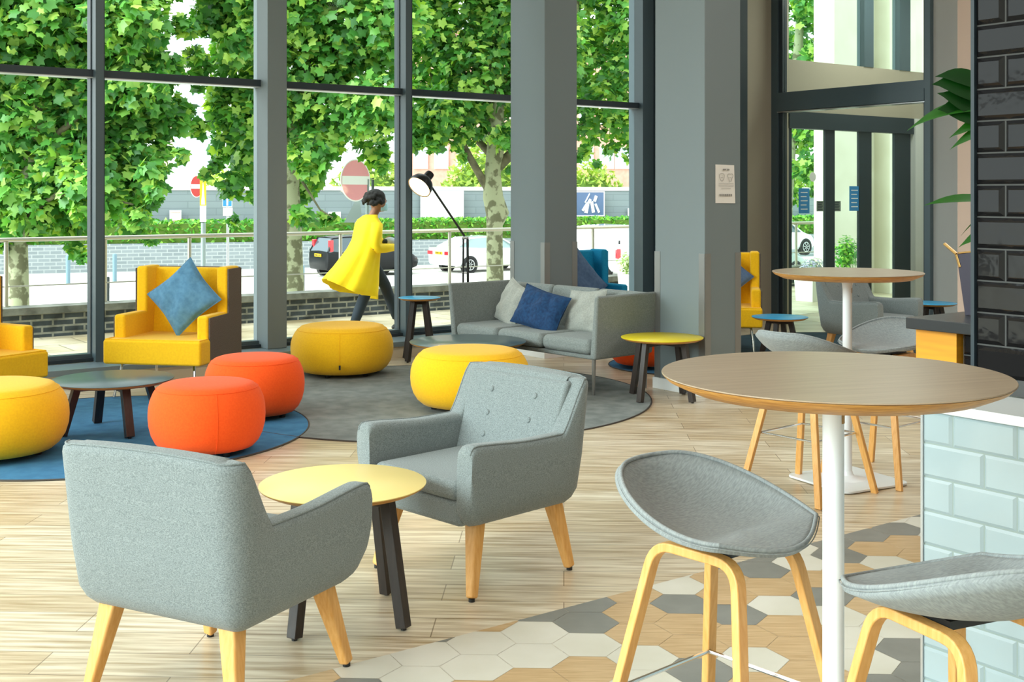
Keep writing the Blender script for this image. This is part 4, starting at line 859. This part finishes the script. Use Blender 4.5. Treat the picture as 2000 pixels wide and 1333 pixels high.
bs = empty('arrow_sign', (at(444, 0, 30).x, 30, RZ)); tag(bs, 'blue sign with a white upward arrow on a pale post behind the hedge-side road', 'road sign')
hb = lambda py: EYE - (py - 380) / 2320 * 30 - RZ
q = MB(); q.box(-.12, .12, 0, .01, hb(404.5), hb(379)); q.build('border', M['signwhite'], bs, smooth=None)
q = MB(); q.box(-.108, .108, -.006, 0, hb(403.3), hb(380.3)); q.build('panel', M['signblue'], bs, smooth=None)
q = MB(); q.box(-.022, .022, -.01, -.006, hb(402), hb(388)); q.add([(-.06, -.01, hb(388.5)), (.06, -.01, hb(388.5)), (.03, -.01, hb(384)), (0, -.01, hb(382)), (-.03, -.01, hb(384))], [(0, 1, 2, 3, 4)]); q.build('arrow', M['signwhite'], bs, smooth=None)
q = MB(); q.box(-.11, .13, 0, .01, hb(422), hb(406)); q.build('lower_plate', mat('plate_pink', 'f3ddd4', .6), bs, smooth=None)
q = MB(); q.tube([(0, .05, 0), (0, .05, hb(381))], .035, 10); q.build('post', M['alu'], bs)
bp = empty('signpost', at(728, 380, 25.5)); bp.location.z = RZ; tag(bp, 'dark slim post rising behind the running person\'s head', 'post')
q = MB(); q.tube([(0, 0, 0), (0, 0, at(0, 351, 25.5).z - RZ)], .03, 10); q.build('pole', M['bollard'], bp); q = MB(); q.lathe([(.034, 3.48), (.034, 3.5)], 10); q.build('cap', M['black'], bp)
# bollards
def bollard(px, Y, m, bandm, label, h=1.0):
    r = empty('bollard', (at(px, 0, Y).x, Y, RZ)); tag(r, label, 'bollard', 'street bollards')
    q = MB(); q.lathe([(.075, 0), (.075, h - .3), (.001, h - .3)], 16); q.build('post', m, r, smooth=40)
    q = MB(); q.lathe([(.078, h - .3), (.078, h - .02), (.06, h), (.001, h)], 16); q.build('band', bandm, r, smooth=40)
bollard(224, 43, M['bluepaint'], M['bluepaint'], 'pale blue-grey bollard seen left of the yellow wing chair')
bollard(133, 42, M['bluepaint'], M['bluepaint'], 'pale blue-grey bollard between the patchy trunk and the first thick mullion')
bollard(208, 31, M['bollard'], M['bollard'], 'black bollard close behind the handrail post next to the yellow wing chair')
bollard(590, 36, M['bollard'], M['bluepaint'], 'black bollard with a pale band standing left of the black hatchback')

# --- vehicles
def vehicle(name, L, Wd, stations, cabin, bodym, glassm, wheels, label, cat, plate=None, lights='high', loc=None, rz=0, roof_m=None):
    """stations: (y, z_low, z_belt, half_width). cabin: (y, z_belt, z_roof, half_width_roof, half_width_belt)"""
    root = empty(name, loc, rz); tag(root, label, cat)
    rings = []
    for y, zl, zb, hw in stations:
        rings.append([(-hw * .86, y, zl), (hw * .86, y, zl), (hw * .97, y, zl + .12), (hw, y, zl + (zb - zl) * .5), (hw * .98, y, zb - .08), (hw * .9, y, zb), (0, y, zb + .03), (-hw * .9, y, zb), (-hw * .98, y, zb - .08), (-hw, y, zl + (zb - zl) * .5), (-hw * .97, y, zl + .12)])
    b = MB(); b.loft(rings); b.build('body', bodym, root, smooth=40)
    g = MB(); g.loft([[(-h2, y, zb - .03), (h2, y, zb - .03), (h1, y, zr - .02), (-h1, y, zr - .02)] for y, zb, zr, h1, h2 in cabin]); g.build('windows', glassm, root, smooth=None)
    rf = MB(); c2 = [c for c in cabin if c[2] > c[1] + .25]
    rf.loft([[(-h1 - .02, y, zr - .05), (h1 + .02, y, zr - .05), (h1, y, zr + .0), (0, y, zr + .035), (-h1, y, zr + .0)] for y, zb, zr, h1, h2 in c2]); rf.build('roof', roof_m or bodym, root, smooth=50)
    for s in (-1, 1):
        ids = [0, len(cabin) // 2, len(cabin) - 1]
        for k in range(len(cabin) - 1):
            y, zb, zr, h1, h2 = cabin[k]; y2, zb2, zr2, h12, h22 = cabin[k + 1]
            if k in ids[:2] or k == len(cabin) - 2:
                q = MB(); 
                if abs(zr - zb) < .2: q.beam((s * h2, y, zb), (s * h12, y2, zr2), .06, .05)
                elif abs(zr2 - zb2) < .2: q.beam((s * h1, y, zr), (s * h22, y2, zb2), .06, .05)
                else: q.beam((s * h2 * 1.005, y, zb), (s * h1 * 1.005, y, zr), .08, .04)
                q.build('pillar', bodym, root, smooth=None)
    for wy in wheels:
        for s in (-1, 1):
            Tm = Matrix.Translation((s * (Wd / 2 - .11), wy, .32)) @ Matrix.Rotation(pi / 2, 4, 'Y')
            a = MB(); a.lathe([(.001, -.02), (.37, -.02), (.37, .118), (.001, .118)] if False else [(.36, -.1), (.37, .1125), (.30, .1135)] if s > 0 else [(.30, -.1135), (.37, -.1125), (.36, .1)], 28, T=Tm); a.build('wheel_arch', M['black'], root, smooth=40)
            q = MB(); q.lathe([(.20, -.10), (.29, -.11), (.32, -.08), (.32, .08), (.29, .11), (.20, .10)], 32, T=Matrix.Translation((s * .02, 0, 0)) @ Tm); wheel = q.build('tyre', M['tyre'], root, smooth=50)
            q = MB()
            for k in range(7): a_ = 2 * pi * k / 7; q.beam(Tm @ Vector((.03 * cos(a_), .03 * sin(a_), s * .115)), Tm @ Vector((.2 * cos(a_), .2 * sin(a_), s * .115)), .045, .02)
            q.tube([Tm @ Vector((.205 * cos(2 * pi * k / 20), .205 * sin(2 * pi * k / 20), s * .115)) for k in range(20)], .018, 6, closed=True); q.build('rim', M['alu'], wheel, smooth=None)
    y0 = stations[0][0]; hw0 = stations[1][3]
    for s in (-1, 1):
        q = MB()
        if lights == 'high': q.box(*sorted((s * hw0 * .72, s * hw0 * .95)), y0 - .03 + .18, y0 + .30, .92, 1.42)
        elif lights == 'van': q.box(*sorted((s * hw0 * .84, s * hw0 * 1.01)), y0 - .04, y0 + .12, .78, 1.14)
        else: q.box(*sorted((s * hw0 * .52, s * hw0 * .985)), y0 - .015, y0 + .2, .72, .88)
        q.build('tail_light', M['taillight'], root, smooth=None, bevel=.02)
    if plate is not None:
        px_, pz = plate; q = MB(); q.box(px_ - .26, px_ + .26, y0 - .03, y0 + .0, pz - .055, pz + .055); pl_ = q.build('number_plate', M['plate'], root, smooth=None)
        q = MB()
        for k in range(7):
            if k != 4: q.box(px_ - .21 + k * .06, px_ - .17 + k * .06, y0 - .034, y0 - .03, pz - .03, pz + .03)
        q.build('plate_marks', M['black'], pl_, smooth=None)
    return root
DU = BA - pi / 2          # local +Y (front) along the window wall direction
def near_corner(px, Y, L, Wd):   # rear corner of the side facing the camera -> centre of the vehicle
    p = at(px, 380, Y); uvec = Vector((.8073, .5901, 0)); vvec = Vector((-.5901, .8073, 0)); c = p + uvec * L / 2 + vvec * Wd / 2; c.z = RZ; return c
hst = [(-2.05, .42, .78, .70), (-2.0, .30, .98, .80), (-1.75, .25, 1.0, .84), (-.6, .22, .98, .85), (.6, .22, .96, .85), (1.2, .22, .95, .84), (1.75, .25, .80, .80), (2.0, .3, .66, .70), (2.06, .42, .6, .6)]
hcab = [(-1.98, .98, 1.0, .70, .76), (-1.72, .98, 1.50, .58, .78), (-1.2, .98, 1.54, .6, .80), (-.3, .96, 1.55, .6, .80), (.35, .95, 1.48, .58, .79), (1.15, .93, .96, .66, .76)]
vehicle('hatchback_car', 4.1, 1.7, hst, hcab, M['carblack'], M['carglass'], (-1.3, 1.25), 'black hatchback car with tall red tail lights behind the running person', 'car', (0.08, .84), 'high', near_corner(640, 44.5, 4.1, 1.7), DU)
sst = [(-2.3, .45, .85, .72), (-2.25, .32, 1.0, .83), (-1.7, .24, 1.04, .87), (-.9, .22, .98, .88), (.7, .22, .95, .88), (1.2, .22, .93, .87), (1.9, .25, .82, .84), (2.25, .32, .7, .74), (2.3, .45, .62, .65)]
scab = [(-1.9, 1.02, 1.03, .62, .72), (-1.1, .98, 1.40, .55, .76), (-.3, .97, 1.45, .57, .78), (.3, .96, 1.40, .56, .78), (1.15, .93, .95, .66, .76)]
vehicle('saloon_car', 4.6, 1.78, sst, scab, M['carwhite'], M['carglass_pale'], (-1.36, 1.4), 'white saloon car with yellow number plate behind the mottled tree trunk', 'car', (0.05, .80), 'low', near_corner(880, 47.0, 4.6, 1.78), DU)
vst = [(-2.45, .40, 1.0, .88), (-2.4, .30, 1.15, .93), (-1.5, .26, 1.18, .95), (1.0, .26, 1.15, .95), (1.6, .26, 1.1, .94), (2.1, .28, .95, .90), (2.45, .4, .8, .8)]
vcab = [(-2.42, 1.1, 1.88, .82, .92), (-1.5, 1.15, 1.95, .84, .94), (.2, 1.15, 1.97, .84, .94), (.9, 1.12, 1.90, .80, .93), (1.85, 1.05, 1.1, .78, .90)]
vc = at(1186, 380, 46.2); vc.z = RZ
van = vehicle('van', 4.9, 1.9, vst, vcab, M['carwhite'], M['carwhite'], (-1.45, 1.6), 'white van with faded red logo outside the pane between the grey columns', 'van', None, 'van', vc, radians(24))
q = MB(); q.box(-.945, -.935, -.2, .9, .9, .91); q.build('side_seam', M['signgrey'], van, smooth=None)
Tn = Matrix.Translation((-.975, .6, 1.62)) @ Matrix.Rotation(-pi / 2, 4, 'Z') @ Matrix.Rotation(radians(82), 4, 'X')
text_mesh('side_logo', 'ATIS', .34, mat('logo_red', 'e8a0a0', .6), van, Matrix.Translation((-.985, -.75, 1.62)) @ Matrix.Rotation(-pi / 2, 4, 'Z') @ Matrix.Rotation(pi / 2, 4, 'X'))
q = MB(); q.box(-.98, -.97, -1.6, .4, 1.28, 1.31); q.box(-.98, -.97, -1.2, -.3, .60, .63); q.build('side_lettering_line', mat('pale_print', 'bcc4c4', .6), van, smooth=None)
q = MB(); q.box(-.86, -.82, -2.49, -2.45, 1.32, 1.45); q.build('door_handle', M['black'], van, smooth=None)
rc_ = vehicle('hatchback_car', 4.1, 1.7, hst, hcab, M['carred'], M['carglass_pale'], (-1.3, 1.25), 'red hatchback car mostly hidden behind the white van and the grey column', 'car', None, 'high', near_corner(1075, 51, 4.1, 1.7) + Vector((0, 0, .0)), DU)
SUVs = [(1598, 52.0, M['carwhite'], 'white car with dark windows, nose showing through the lobby glass above another car'), (1583, 44.5, M['cargrey'], 'grey-green car nose low behind the handrail, seen through the lobby glass')]
for px, Y, mm, lab in SUVs:
    p = at(px, 380, Y); c = p - Vector((.8073, .5901, 0)) * 2.05 + Vector((-.5901, .8073, 0)) * .85; c.z = RZ if Y < 50 else RZ + .55
    vehicle('hatchback_car', 4.1, 1.7, hst, hcab, mm, M['carglass'], (-1.3, 1.25), lab, 'car', None, 'high', c, DU)

# --- buildings beyond
def building(name, x0, x1, y, z0, z1, wallm, label, wins, bands=()):
    r = empty(name, (x0, y, z0)); tag(r, label, 'building', 'buildings beyond the wall')
    b = MB(); b.box(0, x1 - x0, 0, 12, 0, z1 - z0); b.build('wall', wallm, r, smooth=None)
    b = MB(); b.box(-.3, x1 - x0 + .3, -.3, 12.3, z1 - z0, z1 - z0 + .5); b.build('roof', M['bwhite'], r, smooth=None)
    for bx0, bx1, bz0, bz1, mm in bands: q = MB(); q.box(bx0 - x0, bx1 - x0, -.06, 0, bz0 - z0, bz1 - z0); q.build('wall_band', mm, r, smooth=None)
    for wx, wz, ww, wh in wins:
        q = MB(); q.box(wx - x0 - ww / 2 - .12, wx - x0 + ww / 2 + .12, -.10, 0, wz - z0 - .15, wz - z0 + wh + .12); fr = q.build('window_frame', M['signwhite'], r, smooth=None)
        q = MB(); q.box(wx - x0 - ww / 2, wx - x0 + ww / 2, -.12, -.10, wz - z0, wz - z0 + wh); q.build('pane', M['glassfar'], fr, smooth=None)
    return r
bx = lambda px, Y: (px - 1000) / 2320 * Y
bz = lambda py, Y: EYE - (py - 380) / 2320 * Y
Yb = 82
building('brick_building', bx(800, Yb), bx(1300, Yb), Yb, RZ, bz(60, Yb), M['brickred'], 'long red brick building with sash windows beyond the shrubs and the grey wall',
         [(bx(p_, Yb), bz(y_, Yb), .75, 1.25) for p_ in (822, 862, 905, 950, 1010, 1070, 1145, 1185, 1215, 1265) for y_ in (326, 240)])
building('apartment_building', bx(318, 95), bx(425, 95), 95, RZ, bz(58, 95), M['bwhite'], 'pale tall building with pink bands in the gap between tree crowns',
         [(bx(p_, 95), bz(y_, 95), .9, 2.6) for p_ in (352, 385, 412) for y_ in (95, 235, 330)], [(bx(318, 95), bx(420, 95), bz(160, 95), bz(112, 95), mat('band_pink', 'ecd2c6', .8)), (bx(318, 95), bx(352, 95), bz(330, 95), bz(170, 95), MATS['band_pink']), (bx(396, 95), bx(404, 95), bz(112, 95), bz(66, 95), MATS['band_pink'])])
# stone wall of the wing beyond the lobby
b = MB(); b.box(15.0, 15.6, 12.0, 12.4, GZ, 9); b.box(15.6, 22, 12.3, 12.5, GZ, 9); b.box(16.4, 17.1, 12.0, 12.4, GZ, 9); struct(b.build('wall_stone', M['stone'], bf=True, smooth=None))
# planters outside
def planter(u, v, wd, h, name, label, leafm, lz, ln, seed, trough=True):
    r = empty(name, W(u, v, GZ), BA); tag(r, label, 'planter'); b = MB()
    if trough: b.hexa([(-wd * .46, -.16, 0), (wd * .46, -.16, 0), (wd * .46, .16, 0), (-wd * .46, .16, 0)], [(-wd / 2, -.18, h), (wd / 2, -.18, h), (wd / 2, .18, h), (-wd / 2, .18, h)])
    else: b.lathe([(wd * .36, 0), (wd * .5, h), (wd * .45, h), (.001, h - .04)], 28)
    b.build('pot', M['pot'], r, bevel=.004)
    rs = np.random.RandomState(seed); p = rs.normal(size=(ln, 3)); p /= np.linalg.norm(p, axis=1, keepdims=True); p *= rs.uniform(.3, 1, (ln, 1)); p = p * np.array((wd * .55, .2, lz / 2)) + np.array((0, 0, h + lz * .42))
    s_ = MB(); s_.tube([(0, 0, h - .05), (.02, 0, h + lz * .5)], .012, 6); s_.build('stem', M['bark_dark'], r)
    leaf_mesh('foliage', p, np.tile(np.array((0, -.4, .8)), (ln, 1)), rs.uniform(.02, .045, ln), leafm, r, seed, lobed=False)
planter(onv(1234, 11.2), 11.2, .36, .62, 'flower_pot', 'white pot with pale green plant outside by the window frame beside the teal chair', PALE, .34, 420, 51, False)
planter(onv(1655, 11.3), 11.3, .44, .52, 'planter_box', 'white planter box with bright green conifer bushes outside the lobby doors', HEDGE, .55, 900, 52)
planter(onv(1588, 11.9), 11.9, .45, .35, 'flower_trough', 'trough of pale lilac flowers by the railing, seen through the lobby door', leafmat('lilac', '7fa05a', 'a8a0c8', 'cfc8e4', .2), .35, 500, 53)

# ================================================================= THE RUNNING PERSON
def person():
    v = 12.0; u = onv(730, v); base = W(u, v, GZ)
    root = empty('person', base, BA - pi / 2); tag(root, 'person with dark curly hair, face mask and long yellow coat running past outside the window', 'person')   # +Y = running direction
    def p(x, d, z): return Vector((x, d, z - GZ))
    b = MB()
    def cap(a, c, r0, r1, n=6):
        a = Vector(a); c = Vector(c); pts = [a.lerp(c, k / n) for k in range(n + 1)]; b.tube(pts, [r0 + (r1 - r0) * k / n for k in range(n + 1)], 12); b.ball(a, r0, 12, 8); b.ball(c, r1, 12, 8)
    # torso, neck, head
    b.ball(p(0, -.10, .80), (.155, .11, .12)); b.ball(p(0, -.07, 1.06), (.165, .11, .17)); b.ball(p(0, -.09, .92), (.14, .10, .16)); cap(p(-.14, -.06, 1.15), p(.14, -.06, 1.15), .06, .06)
    cap(p(0, -.05, 1.18), p(0, .02, 1.31), .056, .05); b.ball(p(0, .06, 1.41), (.08, .098, .118), 20, 14); b.ball(p(0, .11, 1.355), (.052, .05, .055)); b.ball(p(0, .16, 1.395), (.014, .02, .022), 10, 6)
    for s in (-1, 1): b.ball(p(s * .08, .05, 1.395), (.012, .022, .03), 8, 6)
    # arms: near (right, +x) forward bent, far reaching back
    cap(p(.18, -.07, 1.14), p(.21, -.10, .90), .048, .04); cap(p(.21, -.10, .90), p(.17, .16, .89), .038, .028)
    cap(p(-.18, -.07, 1.14), p(-.22, -.02, .92), .048, .04); cap(p(-.22, -.02, .92), p(-.12, .20, .95), .038, .028)
    # legs
    cap(p(.09, -.09, .80), p(.10, -.16, .38), .078, .055); cap(p(.10, -.16, .38), p(.10, -.32, .02), .052, .036)
    cap(p(-.09, -.09, .80), p(-.09, .20, .44), .078, .055); cap(p(-.09, .20, .44), p(-.09, .36, .03), .052, .036)
    b.ball(p(.10, -.30, -.035), (.04, .10, .035), 12, 8); b.ball(p(-.09, .42, -.065), (.04, .12, .035), 12, 8)
    # hands: palm, five fingers closed round what is held
    for hx_, hd, hz_, s in ((.165, .20, .885, 1), (-.115, .24, .955, -1)):
        b.ball(p(hx_, hd, hz_), (.016, .045, .038), 12, 8)
        for k in range(4):
            z = hz_ + .028 - .018 * k; ln = (.034, .04, .037, .03)[k]; b.tube([p(hx_, hd + .03, z), p(hx_ - s * .005, hd + .03 + ln, z), p(hx_ - s * .028, hd + .035 + ln * 1.1, z), p(hx_ - s * .042, hd + .02 + ln * .6, z)], [.0095, .009, .0085, .007], 8)
        b.tube([p(hx_, hd - .01, hz_ + .03), p(hx_ - s * .02, hd + .015, hz_ + .048), p(hx_ - s * .03, hd + .04, hz_ + .045)], [.011, .010, .008], 8)
    o = b.build('body', M['skin'], root, smooth=180); rm = o.modifiers.new('one', 'REMESH'); rm.mode = 'VOXEL'; rm.voxel_size = .0075; rm.use_smooth_shade = True; sm = o.modifiers.new('soft', 'SMOOTH'); sm.iterations = 4
    e = MB()
    for s in (-1, 1): e.ball(p(s * .032, .148, 1.425), (.010, .006, .006), 8, 6)
    e.build('eye', M['black'], root)
    # hair: a lumpy mop
    h = MB(); rs = random.Random(4)
    h.ball(p(0, .02, 1.465), (.108, .122, .10), 20, 14)
    for k in range(70):
        a = rs.uniform(0, 2 * pi); t = rs.uniform(0, 1); r = .115 * sqrt(max(.05, 1 - t * t * .8)); z = 1.385 + .15 * t; y = .0 + r * 1.05 * sin(a)
        if y > .09 and z < 1.485: continue
        h.ball(p(r * cos(a) * .95, y, z), rs.uniform(.016, .03), 8, 6)
    o = h.build('hair', M['hair'], root, smooth=180); rm = o.modifiers.new('one', 'REMESH'); rm.mode = 'VOXEL'; rm.voxel_size = .008; rm.use_smooth_shade = True
    m_ = MB(); rings = []
    for k in range(7):
        z = 1.405 - .095 * k / 6; ww = .076 - .012 * k / 6; fw = .162 + .022 * sin(pi * (k + 1) / 8)
        rings.append([p(ww * sin(a), .045 + (fw - .045) * cos(a), z) for a in [radians(t) for t in range(-85, 86, 17)]])
    m_.loft(rings, cap=False, closed=False); mo = m_.build('face_mask', M['mask'], root, smooth=180); sd2 = mo.modifiers.new('t', 'SOLIDIFY'); sd2.thickness = .003
    # coat: body lofted from collar to billowing hem, folds running down
    c = MB(); rings = []; N = 48
    lv = [(1.265, -.03, .066, .066), (1.235, -.045, .10, .08), (1.18, -.06, .195, .11), (1.12, -.07, .215, .13), (1.02, -.08, .205, .145), (.90, -.10, .20, .15), (.78, -.135, .21, .175), (.66, -.18, .225, .215), (.54, -.225, .24, .26), (.44, -.27, .255, .30), (.37, -.30, .265, .325)]
    for i, (z, d, rx, ry) in enumerate(lv):
        f = i / (len(lv) - 1); ring = []
        for j in range(N):
            a = 2 * pi * j / N; w_ = 1 + .055 * f * sin(7 * a + 1.3 + 2 * f) + .03 * f * sin(13 * a); zz = z - .07 * f * sin(a) * 1.0 + .012 * f * sin(3 * a) 
            ring.append(p(rx * w_ * cos(a), d + ry * w_ * sin(a), zz + (.10 * f * max(0, -sin(a)))))
        rings.append(ring)
    c.loft(rings, cap=False); co = c.build('coat', M['coat'], root, smooth=180); s3 = co.modifiers.new('t', 'SOLIDIFY'); s3.thickness = .008; s3.offset = 0
    for pts, rr in (([p(.165, -.06, 1.16), p(.20, -.085, 1.05), p(.215, -.105, .93), p(.215, -.07, .885), p(.19, .05, .885), p(.172, .165, .89)], [.075, .072, .064, .06, .052, .043]), ([p(-.165, -.06, 1.16), p(-.21, -.04, 1.04), p(-.225, -.02, .94), p(-.20, .04, .925), p(-.125, .20, .95)], [.075, .07, .062, .056, .042])):
        q = MB(); q.tube(pts, rr, 16); q.build('sleeve', M['coat'], root, smooth=180)
    t = MB()
    for pts, rr in (([p(.085, -.09, .84), p(.10, -.13, .60), p(.10, -.16, .38), p(.10, -.245, .19), p(.10, -.31, .04)], [.10, .085, .066, .062, .05]), ([p(-.085, -.09, .84), p(-.09, .07, .62), p(-.09, .20, .44), p(-.09, .28, .24), p(-.09, .355, .05)], [.10, .085, .068, .062, .05])): t.tube(pts, rr, 14)
    t.build('trousers', M['trousers'], root, smooth=180)
    for x, d, z in ((.10, -.275, -.045), (-.09, .42, -.062)):
        q = MB(); q.ball(p(x, d, z), (.048, .13, .05), 14, 10); q.build('shoe', M['black'], root, smooth=180)
    return base, root
pb, pr = person()
mt = Matrix.Translation(pb) @ Matrix.Rotation(BA - pi / 2, 4, 'Z')
bag = empty('folded_bag', mt @ Vector((.04, .175, .915 - GZ)), BA - pi / 2); tag(bag, 'pale grey bundle with a dark end held in the running person\'s hands', 'bag')
q = MB(); q.ball((0, .02, .02), (.11, .075, .07), 18, 12); q.build('bundle', mat('bundle_grey', 'b4bcc6', .8), bag, smooth=180)
q = MB(); q.ball((0, -.045, .03), (.05, .03, .04), 14, 10); q.build('dark_end', M['trousers'], bag, smooth=180)
